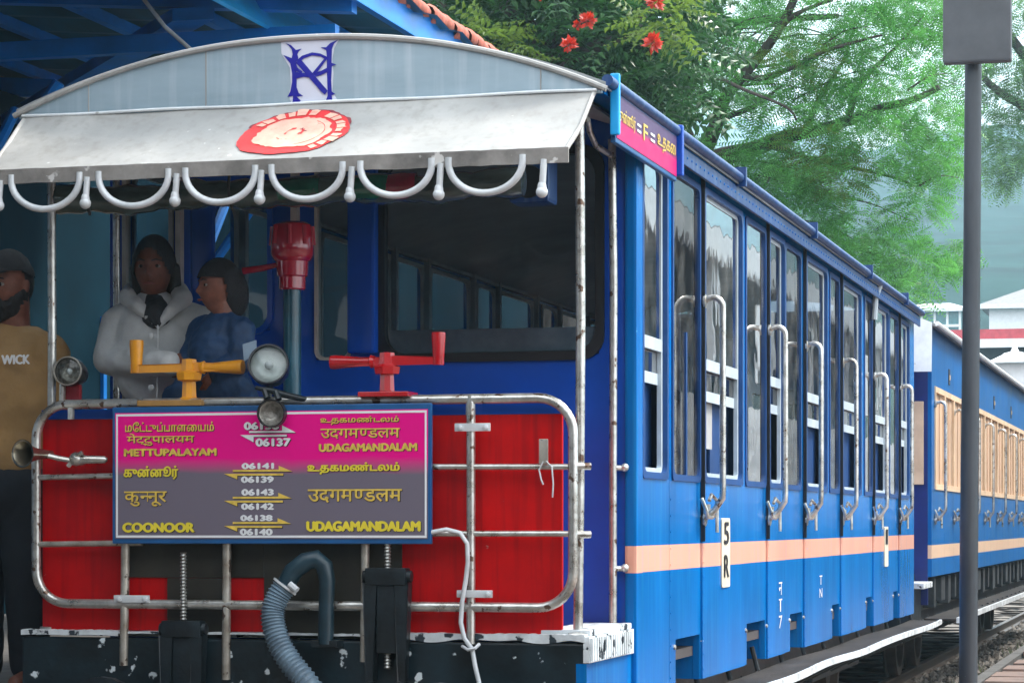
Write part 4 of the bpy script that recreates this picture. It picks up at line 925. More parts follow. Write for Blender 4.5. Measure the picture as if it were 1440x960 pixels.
# ================================================================== station canopy and building on the left
cn = empty('station_canopy', (-4, 3, .65), 'blue steel station canopy with dark sheeting and terracotta edge above the coach', 'canopy')
EX, EZ = -1.42, 4.22; RX, RZ = -6.2, 4.62; slope = (RZ-EZ)/(RX-EX)
def cz(x): return EZ+slope*(x-EX)
CY0, CY1 = -9, 8.6
m_ = MB(); nn = 130
rows = []
for j in range(nn+1):
    y = CY0+(CY1-CY0)*j/nn; w_ = .018*math.sin(j*math.pi*.5)
    rows.append([(x, y, cz(x)+.10+w_) for x in (EX+.12, -2.6, -3.8, -5, RX)])
m_.add([p for r_ in rows for p in r_], [(j*5+i, j*5+i+1, (j+1)*5+i+1, (j+1)*5+i) for j in range(nn) for i in range(4)])
m_.build('roof_sheet', 'canopy_sheet', cn)
m_ = MB(); m_.add([(x, y, z) for y in (CY0, CY1) for x, z in ((RX, RZ+.1), (-10.5, 3.9))], [(0, 1, 3, 2)]); m_.build('back_sheet', 'canopy_sheet', cn)
for x in (-2.05, -2.75, -3.5, -4.3, -5.1, -5.9): MB().box(x-.03, x+.03, CY0, CY1, cz(x)+.015, cz(x)+.085).build('purlin', 'canopy_blue', cn)
m_ = MB().prism([(EX-.05, CY0, EZ-.02), (EX+.06, CY0, EZ-.06), (EX+.06, CY0, EZ+.13), (EX-.05, CY0, EZ+.10)], (0, CY1-CY0, 0)); m_.build('eave_beam', 'canopy_blue', cn, bevel=.004)
MB().prism([(-2.06, CY0, 4.31), (-2.04, CY0, 4.31), (-1.90, CY0, 4.06), (-1.92, CY0, 4.05)], (0, CY1-CY0, 0)).build('gutter_plate', 'canopy_bright', cn)
for k, y in enumerate((-6.8, -3.2, .4, 4.0, 7.6)):
    MB().prism([(EX, y, EZ-.10), (EX, y, EZ+.0), (RX, y, RZ), (RX, y, RZ-.13)], (0, .09, 0)).build('rafter', 'canopy_blue', cn)
    MB().box(-6.3, EX-.1, y+.01, y+.08, 3.96, 4.06).build('tie_beam', 'canopy_blue', cn)
    MB().prism([(-5.0, y+2.9, 4.08), (-4.75, y+2.9, 4.08), (-2.15, y-.2, 4.08), (-2.4, y-.2, 4.08)], (0, 0, .07)).build('wind_brace', 'canopy_blue', cn)
    MB().tube([(-3.9, y+.045, .64), (-3.9, y+.045, 3.85)], .075, 14).build('column', 'canopy_blue', cn)
    MB().tube([(-3.9, y+.045, 2.9), (-3.2, y+.045, 3.82)], .035, 8).build('knee_brace', 'canopy_blue', cn)
    MB().tube([(-3.9, y+.045, 2.9), (-3.9, y+.9, 3.82)], .035, 8).build('knee_brace', 'canopy_blue', cn)
_e = FV(300, 98, 3.5); _a = FV(178, -14, 3.5); _a.z = max(_a.z, 4.27)
MB().tube([_a, FV(232, 38, 3.5), _e], .012, 8).build('conduit', 'white_enamel', cn)
MB().box(_e.x-.04, _e.x+.04, 3.0, 4.2, _e.z-.06, _e.z).build('strip_light', 'white_enamel', cn, bevel=.01)
t0 = None
for k in range(54):                                                       # half-round edge tiles
    y = 0+k*.16
    if t0 is None:
        t0 = MB().lathe((EX+.03, y, EZ+.135), (0, 1, .05), [(0, .05), (.02, .062), (.15, .05), (.155, .0)], 10).build('edge_tile', 'terracotta', cn)
    else: o = t0.copy(); COL.objects.link(o); o.location = (random.uniform(-.01, .01), k*.16, random.uniform(-.008, .008))
sb = empty('station_building', (-7, 12, .65), 'dark teal station building with doors along the raised platform', 'building')
wall(MB(), 'X', -5.2, -9, 34, .64, 4.4, -.25, [(y, y+1.1, .66, 2.9) for y in (-6, -1, 4, 9, 14, 19, 24)]+[(y, y+1.3, 1.6, 2.9) for y in (-3.8, 1.2, 6.2, 11.2, 16.2, 21.2)]).build('wall', 'station_wall', sb)
for y in (-6, -1, 4, 9, 14, 19, 24): d_ = MB().box(-5.36, -5.30, y+.02, y+1.08, .67, 2.88).build('door', 'station_teal', sb, bevel=.01); ring(MB(), 'X', -5.2, y+.05, y+1.05, .70, 2.85, .06, .005, -.05, .03, .003).build('door_frame', 'canopy_blue', d_)
for y in (-3.8, 1.2, 6.2, 11.2, 16.2, 21.2):
    w_ = ring(MB(), 'X', -5.2, y+.03, y+1.27, 1.63, 2.87, .07, .005, -.05, .03, .003).build('window', 'canopy_blue', sb); pane(MB(), 'X', -5.3, y, y+1.3, 1.6, 2.9).build('pane', 'glass_front', w_)
MB().box(-9, -5.46, -9, 34, 4.41, 4.6).build('roof', 'roof_grey', sb)

# ================================================================== unseen shed added over the camera to block sky light and darken reflections
ts = empty('sky_block_shed', (1, -20, 0), 'dark steel shed, added unseen to block sky light from the coach front', 'shed')
m_ = MB()
for k in range(20): y = -34+k*1.3; m_.prism([(-11, y, 5.05+.04*(k % 2)), (11, y, 5.05+.04*(k % 2)), (11, y+1.302, 5.09-.04*(k % 2)), (-11, y+1.302, 5.09-.04*(k % 2))], (0, 0, .03))
m_.build('roof_sheet', 'canopy_sheet', ts)
for y in (-33, -27, -21, -15, -8.6):
    MB().box(-11, 11, y, y+.18, 4.72, 5.04).build('beam', 'canopy_blue', ts)
    for x in (-7.5, 7.5): MB().box(x-.1, x+.1, y, y+.18, -.1, 4.72).build('column', 'canopy_blue', ts)
MB().box(-11, 11, -34.3, -34, -.2, 5.05).build('back_wall', 'station_wall', ts)
for x in (-11.2, 11): MB().box(x, x+.2, -34, -10, -.2, 3.2).build('side_wall', 'station_wall', ts)
# ================================================================== shelter across the path (seen as reflections in the windows)
sh = empty('path_shelter', (6, 20, 0), 'white framed shelter with tiled roof beside the footpath', 'shelter')
m_ = MB()
for j in range(16):
    a, b_ = j/16, (j+1)/16; x0_, x1_ = 4.6+3*a, 4.6+3*b_; z0_ = 4.75+1.5*a; z1_ = 4.75+1.5*b_
    m_.prism([(x0_, 9, z0_+.05), (x1_+.03, 9, z1_-.0), (x1_+.03, 9, z1_+.03), (x0_, 9, z0_+.08)], (0, 46, 0))
m_.build('tiled_roof', 'roof_tile', sh)
MB().box(4.62, 7.6, 9, 55, 4.68, 4.72).build('soffit', 'wall_cream', sh)
v0 = None
for k in range(150):
    y = 9+k*.306
    if v0 is None: v0 = MB().prism([(4.58, y, 4.80), (4.58, y+.30, 4.80), (4.58, y+.30, 4.54), (4.58, y+.15, 4.38), (4.58, y, 4.54)], (.02, 0, 0)).build('valance_board', 'white_wood', sh)
    else: o = v0.copy(); COL.objects.link(o); o.location = (0, k*.306, 0)
for y in range(9, 55, 4): MB().box(4.72, 4.84, y, y+.12, 1.5, 4.68).build('post', 'white_wood', sh, bevel=.01)
wall(MB(), 'X', 7.4, 9, 55, .0, 4.68, .2, [(y, y+1.6, 2.4, 3.8) for y in range(11, 52, 4)]).build('back_wall', 'shelter_blue', sh)
MB().box(4.5, 7.39, 9, 55, .0, 1.5).build('plinth', 'station_teal', sh)
for y in (14, 23, 33): MB().box(4.50, 4.54, y, y+1.3, 3.1, 4.1).build('notice_board', 'white_wood', sh)
for y in range(11, 52, 4): MB().box(7.45, 7.5, y+.02, y+1.58, 2.42, 3.78).build('window', 'green_pane', sh)
fn = empty('picket_fence', (4.4, 20, 0), 'low white picket fence with slanted braces on the shelter plinth', 'fence')
for z in (1.85, 2.5): MB().box(4.40, 4.44, 12, 46, z, z+.08).build('rail', 'white_wood', fn)
p0 = None
for k in range(113):
    if p0 is None: p0 = MB().prism([(4.36, 12, 1.45), (4.36, 12.12, 1.45), (4.36, 12.42, 2.7), (4.36, 12.30, 2.7)], (.035, 0, 0)).build('picket', 'white_wood', fn)
    else: o = p0.copy(); COL.objects.link(o); o.location = (0, k*.30, 0)

# ================================================================== lamp post with dark box beside the path
PY = 4.2; px_, _ = fr(1361, 800, PY); lp = empty('lamp_post', (px_, PY, .05), 'dark steel post with grey box on top beside the footpath', 'post')
m_ = MB().tube([(px_, PY, .02), (px_+.006, PY, 1.2), (px_+.02, PY, 2.6), (px_+.035, PY, 4.6)], [.048, .048, .045, .043], 18); m_.lathe((px_, PY, .03), (0, 0, 1), [(0, .11), (.03, .11), (.04, .06), (.12, .052)], 18); m_.build('pole', 'post_paint', lp)
bxx, bzz = fr(1374, 88, PY-.12); MB().box(bxx-.175, bxx+.175, PY-.14, PY-.06, bzz, bzz+.62).build('sign_box', 'box_grey', lp, bevel=.012)
for z in (bzz+.08, bzz+.5): MB().lathe((px_+.03, PY, z), (0, 0, 1), [(0, .052), (.03, .052)], 14).build('clamp', 'post_paint', lp)

# ================================================================== far buildings on the slope
def house(px0, px1, ytop, ybase, Y, name, label, wallm, roofm, peak, windows=True, deep=8, hipped=True):
    x0_, zt = fr(px0, ytop, Y); x1_, _ = fr(px1, ytop, Y); zb_ = hz((x0_+x1_)/2, Y+deep)-1.0; zb_ = min(zb_, hz((x0_+x1_)/2, Y)-.5)
    h_ = empty(name, ((x0_+x1_)/2, Y+deep/2, zb_), label, 'building')
    MB().box(x0_, x1_, Y, Y+deep, zb_, zt).build('wall', wallm, h_)
    zp_ = fr(px0, peak, Y)[1]; e = .5; m_ = MB(); xm0, xm1 = (x0_*.75+x1_*.25, x0_*.25+x1_*.75) if hipped else (x0_-e, x1_+e)
    m_.add([(x0_-e, Y-e, zt), (x1_+e, Y-e, zt), (x1_+e, Y+deep+e, zt), (x0_-e, Y+deep+e, zt), (xm0, Y+deep/2, zp_), (xm1, Y+deep/2, zp_)], [(0,1,5,4), (1,2,5), (2,3,4,5), (3,0,4), (0,3,2,1)]); m_.build('roof', roofm, h_)
    MB().box(x0_-e-.02, x1_+e+.02, Y-e-.02, Y-e+.1, zt-.16, zt+.04).build('fascia_board', 'white_wood', h_)
    return h_, x0_, x1_, zt, zb_
h_, x0_, x1_, zt, zb_ = house(1391, 1600, 430, 0, 104, 'hill_house', 'white house with grey hipped roof on the hill slope', 'house_white', 'house_roof', 392)
for k in range(3): xx = x0_+2.6+k*1.5; w_ = MB().box(xx, xx+.8, 103.93, 103.99, zt-1.4, zt-.5).build('window', 'dark_wall', h_)
h_, x0_, x1_, zt, zb_ = house(1366, 1640, 478, 0, 72, 'red_trimmed_shed', 'dark shed with red roof trim in front of the white hill house', 'dark_wall', 'house_roof', 468, deep=6, hipped=False)
MB().box(x0_-.6, x1_+.6, 71.3, 71.42, zt-.02, zt+.28).build('red_trim', 'red_trim', h_); MB().box(x0_-.6, x1_+.6, 71.25, 71.29, zt-.30, zt-.03).build('white_trim', 'house_white', h_)
for k in range(5): xx = x0_+.6+k*1.15; MB().box(xx, xx+.7, 71.9, 71.99, zt-2.0, zt-.7).build('window', 'green_pane', h_)
h_, x0_, x1_, zt, zb_ = house(1262, 1350, 436, 0, 128, 'glazed_pavilion', 'pale glazed pavilion with white frame and low roof behind the coaches', 'green_pane', 'house_white', 420, deep=7)
for k in range(6): xx = x0_+(x1_-x0_)*k/5; MB().box(xx-.06, xx+.06, 127.9, 127.99, zb_, zt).build('frame_post', 'house_white', h_)
for z in (zt-.9, zt-1.9, zt-3): MB().box(x0_, x1_, 127.86, 127.895, z-.07, z+.07).build('frame_rail', 'house_white', h_)
h_, x0_, x1_, zt, zb_ = house(1262, 1312, 468, 0, 84, 'white_hut', 'small white hut with pale roof behind the coupling gap', 'house_white', 'house_white', 450, deep=5)
kx, kz = fr(1427, 512, 52); ki = empty('cupola_kiosk', (kx, 52, hz(kx, 52)), 'small white kiosk with domed cupola roof beyond the second coach', 'kiosk')
MB().box(kx-.45, kx+.45, 51.6, 52.4, hz(kx, 52)-.5, kz).build('body', 'house_white', ki); MB().lathe((kx, 52, kz), (0, 0, 1), [(0, .75), (.04, .75), (.10, .55), (.22, .30), (.26, .26), (.30, .10), (.42, .05), (.5, 0)], 20).build('cupola', 'house_white', ki)

# ================================================================== trees
def rot_basis(d, roll):
    d = d.normalized(); u = d.cross(Vector((0, 0, 1))); u = u.normalized() if u.length > 1e-3 else Vector((1, 0, 0)); n_ = u.cross(d); m_ = Matrix((u, d, n_)).transposed()
    return m_ @ Matrix.Rotation(roll, 3, 'Y')
def feather():
    vs, fs = [], []; n = 10
    for i in range(n):
        t = (i+.6)/n; y = t; z = -.28*t*t; L_ = .30*math.sin(math.pi*min(.97, .18+.78*t))+.03
        for s_ in (-1, 1):
            o = len(vs); w_ = .026
            vs += [(0, y-w_*.4, z), (s_*L_*.55, y+.10*L_*3-w_, z+.015), (s_*L_, y+.34*L_, z-.10*L_-.01), (s_*L_*.5, y+.30*L_+w_, z+.012)]; fs.append((o, o+1, o+2, o+3))
    o = len(vs); vs += [(-.006, 0, 0), (.006, 0, 0), (.004, 1, -.28), (-.004, 1, -.28)]; fs.append((o, o+1, o+2, o+3))
    return np.array(vs), fs
def pinnate():
    vs, fs = [], []
    for i in range(5):
        t = .15+.2*i; y = t; z = -.2*t*t; L_ = .30-.02*abs(i-2)
        for s_ in (-1, 1):
            o = len(vs); vs += [(0, y, z), (s_*L_*.45, y-.035, z+.03), (s_*L_, y+.10, z-.06), (s_*L_*.5, y+.115, z+.03), (s_*L_*.48, y+.045, z-.008)]
            fs += [(o, o+1, o+4), (o+1, o+2, o+4), (o+2, o+3, o+4), (o+3, o, o+4)]
    return np.array(vs), fs
def crown(specs, tmpl, name, m, parent, seed):
    """specs: (centre Vector, radius vector, count, size)"""
    rnd = random.Random(seed); tv, tf = tmpl; V_, F_ = [], []; o = 0; nt_ = len(tv)
    for c, rv, cnt, size in specs:
        for _ in range(cnt):
            while True:
                d = Vector((rnd.uniform(-1, 1), rnd.uniform(-1, 1), rnd.uniform(-1, 1)))
                if .15 < d.length < 1: break
            d *= d.length**-.35
            p = c+Vector((d.x*rv[0], d.y*rv[1], d.z*rv[2])); dirn = Vector((d.x, d.y, d.z*.35-.12))+Vector((rnd.gauss(0, .35), rnd.gauss(0, .35), rnd.gauss(0, .25)))
            m_ = np.array(rot_basis(dirn, rnd.gauss(0, .5))); s_ = size*rnd.uniform(.65, 1.25)
            V_.append((tv*s_) @ m_.T+np.array(p)); F_ += [tuple(i+o for i in f) for f in tf]; o += nt_
    mb = MB(); mb.v = [tuple(x) for x in np.concatenate(V_)]; mb.f = F_; mb.sm = [False]*len(F_)
    ob = mb.build(name, m, parent, fixn=False, kind='stuff'); return ob
def limb(parent, pts, r0, r1, name='branch', n=10):
    P_ = [Vector(p) for p in pts]; fine = []; 
    for i in range(len(P_)-1):
        a, b_, c, d = P_[max(i-1, 0)], P_[i], P_[i+1], P_[min(i+2, len(P_)-1)]
        for k in range(6): t = k/6; fine.append(.5*((2*b_)+(c-a)*t+(2*a-5*b_+4*c-d)*t*t+(3*b_-a-3*c+d)*t**3))
    fine.append(P_[-1]); L_ = len(fine)-1
    fine = [p+Vector((mnoise.noise(p*1.7), mnoise.noise(p*1.7+Vector((9, 0, 0))), mnoise.noise(p*1.7+Vector((0, 9, 0)))))*r0*.5 for p in fine]
    return MB().tube(fine, [r0+(r1-r0)*(i/L_)**.8 for i in range(L_+1)], n).build(name, 'bark', parent)
FEA, PIN = feather(), pinnate()
rb = random.Random(31)
# feathery tree behind the coach
TY = 20.0; ty = lambda px, py, dy=0: FV(px, py, TY+dy)
b0 = ty(978, 400); t2 = empty('feathery_tree', (b0.x, TY, -.2), 'spreading feathery green tree with bare dark limbs behind the blue coach', 'tree')
limb(t2, [(b0.x-.1, TY, -.25), (b0.x, TY, 1.6), (b0.x+.05, TY, 3.6), ty(985, 240)], .26, .17, 'trunk', 14)
limb(t2, [ty(984, 245), ty(1020, 222, .2), ty(1075, 200, .4), ty(1135, 184, .3), ty(1195, 170, 0), ty(1260, 150, -.4), ty(1320, 120, -.6)], .135, .03)
limb(t2, [ty(985, 245), ty(998, 200, -.2), ty(1010, 170, -.4), ty(1040, 110, -.7), ty(1090, 50, -.9), ty(1130, -40, -1)], .12, .04)
limb(t2, [ty(985, 240), ty(960, 180, .3), ty(925, 120, .6), ty(935, 60, .8), ty(1000, 30, .8), ty(1080, 30, .6), ty(1180, 22, .3)], .10, .03)
limb(t2, [ty(1075, 200, .4), ty(1110, 215, .8), ty(1160, 228, 1), ty(1230, 242, 1), ty(1285, 262, .8)], .05, .015)
for p in ([(1040,110,-.7),(1090,105,-1),(1160,72,-1.2),(1240,50,-1.2)], [(1090,50,-.9),(1120,20,-1),(1190,-10,-1)], [(1195,170,0),(1210,120,.2),(1260,70,.3),(1300,20,.3)], [(1010,170,-.4),(1060,150,-.8),(1100,120,-1)], [(1135,184,.3),(1150,140,.6),(1185,90,.8),(1200,40,.9)], [(990,235,0),(1040,280,.5),(1110,310,.9),(1200,345,.7),(1270,372,.5)], [(925,120,.6),(890,80,.4),(880,30,.2)], [(935,60,.8),(980,85,1.2),(1060,95,1.5),(1120,85,1.5)]):
    limb(t2, [ty(*q) for q in p], .045, .012)
limb(t2, [ty(975, 104, -1.5), ty(1010, 110, -1.6), ty(1050, 128, -1.7), ty(1105, 150, -1.6), ty(1120, 168, -1.5)], .028, .012)
for k in range(46):
    a = (rb.uniform(900, 1300), rb.uniform(-10, 330), rb.uniform(-1, 1)); b_ = (a[0]+rb.uniform(30, 130), a[1]+rb.uniform(-60, 40), a[2]+rb.uniform(-.5, .5))
    if 1180 < a[0] < 1290 and 190 < a[1] < 320: continue
    limb(t2, [ty(*a), ty((a[0]+b_[0])/2, (a[1]+b_[1])/2-8, a[2]), ty(*b_)], .014, .005, 'twig', 6)
CL = [(905,60,50),(960,110,48),(905,150,45),(1000,70,50),(1010,128,38),(1075,55,60),(1060,130,45),(1125,120,55),(1195,95,60),(1165,35,65),(1245,55,55),(1230,135,55),(1285,150,50),(1290,225,42),(1180,160,40),(1225,190,36),
      (1050,240,40),(1095,275,48),(1150,300,46),(1195,330,48),(1245,345,46),(1290,370,34),(1260,400,32),(1120,235,40),(1165,262,34),(1320,60,45),(1315,180,35),(1300,285,26),(1070,205,26),(940,20,50),(1020,10,45),(1100,-20,60),(1230,-5,60),(1300,5,50),(1090,320,36),(1140,360,40),(1200,385,36),(1310,230,34),(1330,350,16),(1000,235,34),(960,220,34),(920,195,30),(1000,-75,55),(1100,-95,60),(1200,-85,60),(1290,-65,50),(1150,-160,60),(1050,-150,50),(1240,-150,50)]
sp_ = []
for px, py, r_ in CL:
    for dy in (-.9, .5): rr = r_/121; sp_.append((ty(px+rb.uniform(-12, 12), py+rb.uniform(-10, 10), dy+rb.uniform(-.5, .5)), (rr*1.1, rr*1.2, rr*.52), int(14+r_*.98), .30))
cr_ = crown(sp_, FEA, 'crown', 'leaf_feather', t2, 3)
sp_ = [(ty(px, py, -1.2), (.32, .4, .2), 34, .26) for px, py in ((1160, 215), (1178, 235), (1185, 248), (1150, 205), (1120, 75), (1135, 92))]
crown(sp_, FEA, 'sunlit_foliage', 'leaf_sunlit', t2, 4)  # clumps coloured yellow-green as if caught by the sun
# dense tree with scarlet flowers above the coach roof
UY = 13.0; uy = lambda px, py, dy=0: FV(px, py, UY+dy)
b1 = uy(770, 300); t1 = empty('flowering_tree', (b1.x, UY, -.2), 'dense dark green tree with scarlet flower clusters above the coach roof', 'tree')
limb(t1, [(b1.x, UY, -.25), (b1.x+.1, UY, 2.5), uy(780, 150), uy(770, 40)], .24, .14, 'trunk', 14)
for p in ([(780,170,0),(720,90,.4),(650,40,.6),(600,-30,.6)], [(775,120,0),(830,70,-.3),(890,40,-.4),(930,-20,-.4)], [(770,60,0),(700,0,-.4),(660,-60,-.5)], [(515,25,-2.0),(510,-20,-2)]):
    limb(t1, [uy(*q) for q in p], .09, .03)
sp_ = []
for k in range(64):
    px, py = rb.uniform(600, 935), rb.uniform(-70, 150)
    if px < 640 and py > 40: continue
    sp_.append((uy(px, py, rb.uniform(-.6, 1.6)), (.38, .5, .30), 30, .36))
for k in range(34): sp_.append((uy(rb.uniform(600, 960), rb.uniform(-70, 180), 2.4+rb.uniform(-.3, .6)), (.5, .5, .4), 34, .40))
for k in range(18): sp_.append((uy(rb.uniform(640, 900), rb.uniform(-190, -70), rb.uniform(-.8, 1.8)), (.42, .5, .34), 30, .38))
crown(sp_, PIN, 'crown', 'leaf_dark', t1, 8)
crown([(uy(px, py, -1.2), (.22, .3, .16), 26, .26) for px, py in ((700, 62), (715, 75), (690, 55), (925, 20), (930, 35), (620, 75))], PIN, 'sunlit_foliage', 'leaf_sunlit', t1, 9)  # lit patches of the crown, brightened by leaf colour
for px, py, s_ in ((800, 63, .085), (826, 30, .085), (812, 36, .05), (918, 60, .10), (922, 4, .09), (760, -6, .06)):
    c = uy(px, py, -1.9); m_ = MB()
    for k in range(70):
        d = Vector((rb.gauss(0, 1), rb.gauss(0, 1), rb.gauss(0, .7)+.3)).normalized(); u = d.orthogonal().normalized(); e = c+d*s_*rb.uniform(.7, 1.1)
        m_.add([c+d*s_*.2, c+d*s_*.6+u*s_*.2, e, c+d*s_*.6-u*s_*.2], [(0,1,2,3)])
    m_.build('flower_cluster', 'flower_red', t1, fixn=False)
# far tree to the right, palm-like shrub beside the canopy edge
VY = 42.0; vy = lambda px, py, dy=0: FV(px, py, VY+dy)
b2 = vy(1500, 300); t3 = empty('far_tree', (b2.x, VY, -.2), 'hazy pale green tree hanging over the path behind the lamp post', 'tree')
limb(t3, [(b2.x, VY, -.25), (b2.x, VY, 4), vy(1490, 150), vy(1450, 20)], .4, .2, 'trunk', 12)
for p in ([(1490,200,0),(1440,150,0),(1390,120,0),(1350,60,0)], [(1480,120,0),(1420,50,0),(1380,-30,0)]): limb(t3, [vy(*q) for q in p], .14, .04)
sp_ = [(vy(px, py, rb.uniform(-1, 1)), (r_/76, r_/70, r_/110), int(r_*1.6), .52) for px, py, r_ in ((1420,60,60),(1410,150,55),(1400,215,40),(1440,190,50),(1370,40,45),(1345,110,35),(1440,110,60),(1300,20,50),(1360,-20,60),(1430,-10,60),(1430,245,32),(1395,170,36),(1500,100,80))]
crown(sp_, FEA, 'crown', 'leaf_far', t3, 12)
# ================================================================== people
def caps(mb, p0, r0, p1, r1=None, n=16):
    p0, p1 = Vector(p0), Vector(p1); r1 = r0 if r1 is None else r1; d = p1-p0; L_ = max(d.length, 1e-4); pr = []
    for k in range(7): t = R(90-90*k/6); pr.append((-r0*math.sin(t), r0*math.cos(t)))
    for k in range(7): t = R(90*k/6); pr.append((L_+r1*math.sin(t), r1*math.cos(t)))
    return mb.lathe(p0, d, pr, n)
def chain(mb, pts, rs):
    for i in range(len(pts)-1): caps(mb, pts[i], rs[i], pts[i+1], rs[i+1])
def head_grid(mb, c, yaw, tilt=0, sc=1, hair=None, jaw=1, arc=0):
    """face looks along -Y turned by yaw; hair: (hairline height, growth, side cut) makes a shell instead"""
    nT, nP = 44, 56; rot = Matrix.Rotation(yaw, 3, 'Z') @ Matrix.Rotation(tilt, 3, 'X'); vs = []; keep = []
    for i in range(nT+1):
        th = math.pi*i/nT
        for k in range(nP):
            ph = 2*math.pi*k/nP; x = .075*math.sin(th)*math.cos(ph); y = .096*math.sin(th)*math.sin(ph); z = .118*math.cos(th)
            f_ = max(0, -y/.096)
            if z < 0: q_ = -z/.118; x *= 1-.30*jaw*q_**1.6; y = y*(1-.12*q_) if y < 0 else y*(1-.45*q_)
            if hair is None:
                g = lambda a, s: math.exp(-(a/s)**2)
                y -= f_*(.024*g(x, .012)*g(z+.022, .020)*(1.25 if z < -.02 else .9)+.006*g(z-.026, .012)*g(x, .05)-.011*g(abs(x)-.031, .015)*g(z-.004, .012)+.007*g(x, .022)*g(z+.060, .006)+.006*g(x, .022)*g(z+.073, .006)-.004*g(x, .02)*g(z+.0665, .003)+.009*g(x, .024)*g(z+.103, .014)+.004*g(abs(x)-.042, .02)*g(z+.03, .02))
                keep.append(True)
            else:
                hl, gr_, side = hair; s_ = 1+gr_; x *= s_; y *= s_; z = z*s_ if z > 0 else z
                nzv = .004*mnoise.noise(Vector((x*60, y*60, z*20))); x *= 1+nzv*10; y *= 1+nzv*10
                keep.append(z > ((hl-(arc*(abs(x)/.075)**2.2)) if y < -.02 else side+(hl-arc-side)*max(0, min(1, (-y+.03)/.05))))
            vs.append(Vector(c)+rot @ (Vector((x, y, z))*sc))
    fs = [(i*nP+k, (i+1)*nP+k, (i+1)*nP+(k+1) % nP, i*nP+(k+1) % nP) for i in range(nT) for k in range(nP)]
    fs = [f for f in fs if all(keep[j] for j in f)]
    mb.add(vs, fs, True)
    if hair is None:
        for s_ in (-1, 1): mb.ball(Vector(c)+rot @ (Vector((s_*.076, .012, -.004))*sc), .022*sc, 10, 8, (.4, .7, 1.25))
    return rot
def remeshed(mb, vox, name, m, parent, smooth=4, wrinkle=0, wscale=9):
    o = mb.build(name, m, None); md = o.modifiers.new('r', 'REMESH'); md.mode = 'VOXEL'; md.voxel_size = vox
    dg = bpy.context.evaluated_depsgraph_get(); me = bpy.data.meshes.new_from_object(o.evaluated_get(dg)); bpy.data.objects.remove(o)
    b = bmesh.new(); b.from_mesh(me)
    for _ in range(smooth): bmesh.ops.smooth_vert(b, verts=b.verts, factor=.5, use_axis_x=True, use_axis_y=True, use_axis_z=True)
    if wrinkle:
        b.normal_update()
        for v in b.verts:
            p = v.co; w_ = mnoise.noise(Vector((p.x*wscale, p.y*wscale, p.z*wscale*.55)))+.5*mnoise.noise(p*wscale*2.3); v.co = p+v.normal*wrinkle*(1-abs(w_)*2)
    b.to_mesh(me); b.free()
    off = Vector((0, 0, 0)); q_ = parent
    while q_ is not None: off += Vector(q_.location); q_ = q_.parent
    me.transform(Matrix.Translation(-off)); me.polygons.foreach_set('use_smooth', [True]*len(me.polygons))
    me.materials.clear(); me.materials.append(M[m]); me.name = name; o = bpy.data.objects.new(name, me); COL.objects.link(o); o.parent = parent; return o
def hand(mb, wrist, d, nrm, L_=.17, curl=.5, side=1):
    d = Vector(d).normalized(); nrm = (Vector(nrm)-d*Vector(nrm).dot(d)).normalized(); s_ = d.cross(nrm)*side; w_ = Vector(wrist); p1 = w_+d*L_*.45; wd_ = L_*.19
    for k in range(4): caps(mb, w_+s_*wd_*(k-1.5)*.35, L_*.085, p1+s_*wd_*(k-1.5)*.62, L_*.07)
    for k, ln in enumerate((.40, .47, .44, .34)):
        a = p1+s_*wd_*(k-1.5)*.66; dd = (d+s_*(k-1.5)*.07).normalized(); b_ = a+(dd*math.cos(curl*.5)+nrm*math.sin(curl*.5))*L_*ln*.52; c = b_+(dd*math.cos(curl*1.5)+nrm*math.sin(curl*1.5))*L_*ln*.48
        caps(mb, a, L_*.052, b_, L_*.046, 10); caps(mb, b_, L_*.046, c, L_*.038, 10)
    a = w_+d*L_*.12-s_*wd_*.55; b_ = a+(d*.7-s_*.6+nrm*.3)*L_*.24; c = b_+(d*.95-s_*.1+nrm*.35)*L_*.2; caps(mb, a, L_*.07, b_, L_*.052, 10); caps(mb, b_, L_*.052, c, L_*.042, 10)
def face_parts(par, c, rot, sc, beard=False):
    c = Vector(c)
    for s_ in (-1, 1):
        p = c+rot @ (Vector((s_*.031, -.0735, .003))*sc); e = MB().ball(p, .0120*sc, 14, 10, (1.1, 1, .72)).build('eye', 'eye_white', par)
        f_ = rot @ Vector((0, -1, 0)); MB().ball(p+f_*.0062*sc, .0082*sc, 10, 8, (1, 1, .85)).build('iris', 'eye_dark', e)
        m_ = MB(); m_.tube([c+rot @ (Vector((s_*x, y, z))*sc) for x, y, z in ((.012, -.0945, .022), (.03, -.0925, .028), (.05, -.080, .022))], [.0028*sc, .0036*sc, .0018*sc], 6); m_.build('eyebrow', 'hair_black', par)
    MB().tube([c+rot @ (Vector((x, y, z))*sc) for x, y, z in ((-.024, -.083, -.066), (-.01, -.093, -.063), (0, -.0945, -.064), (.01, -.093, -.063), (.024, -.083, -.066))], [.002*sc, .0052*sc, .0054*sc, .0052*sc, .002*sc], 8).build('lips', 'lip', par)
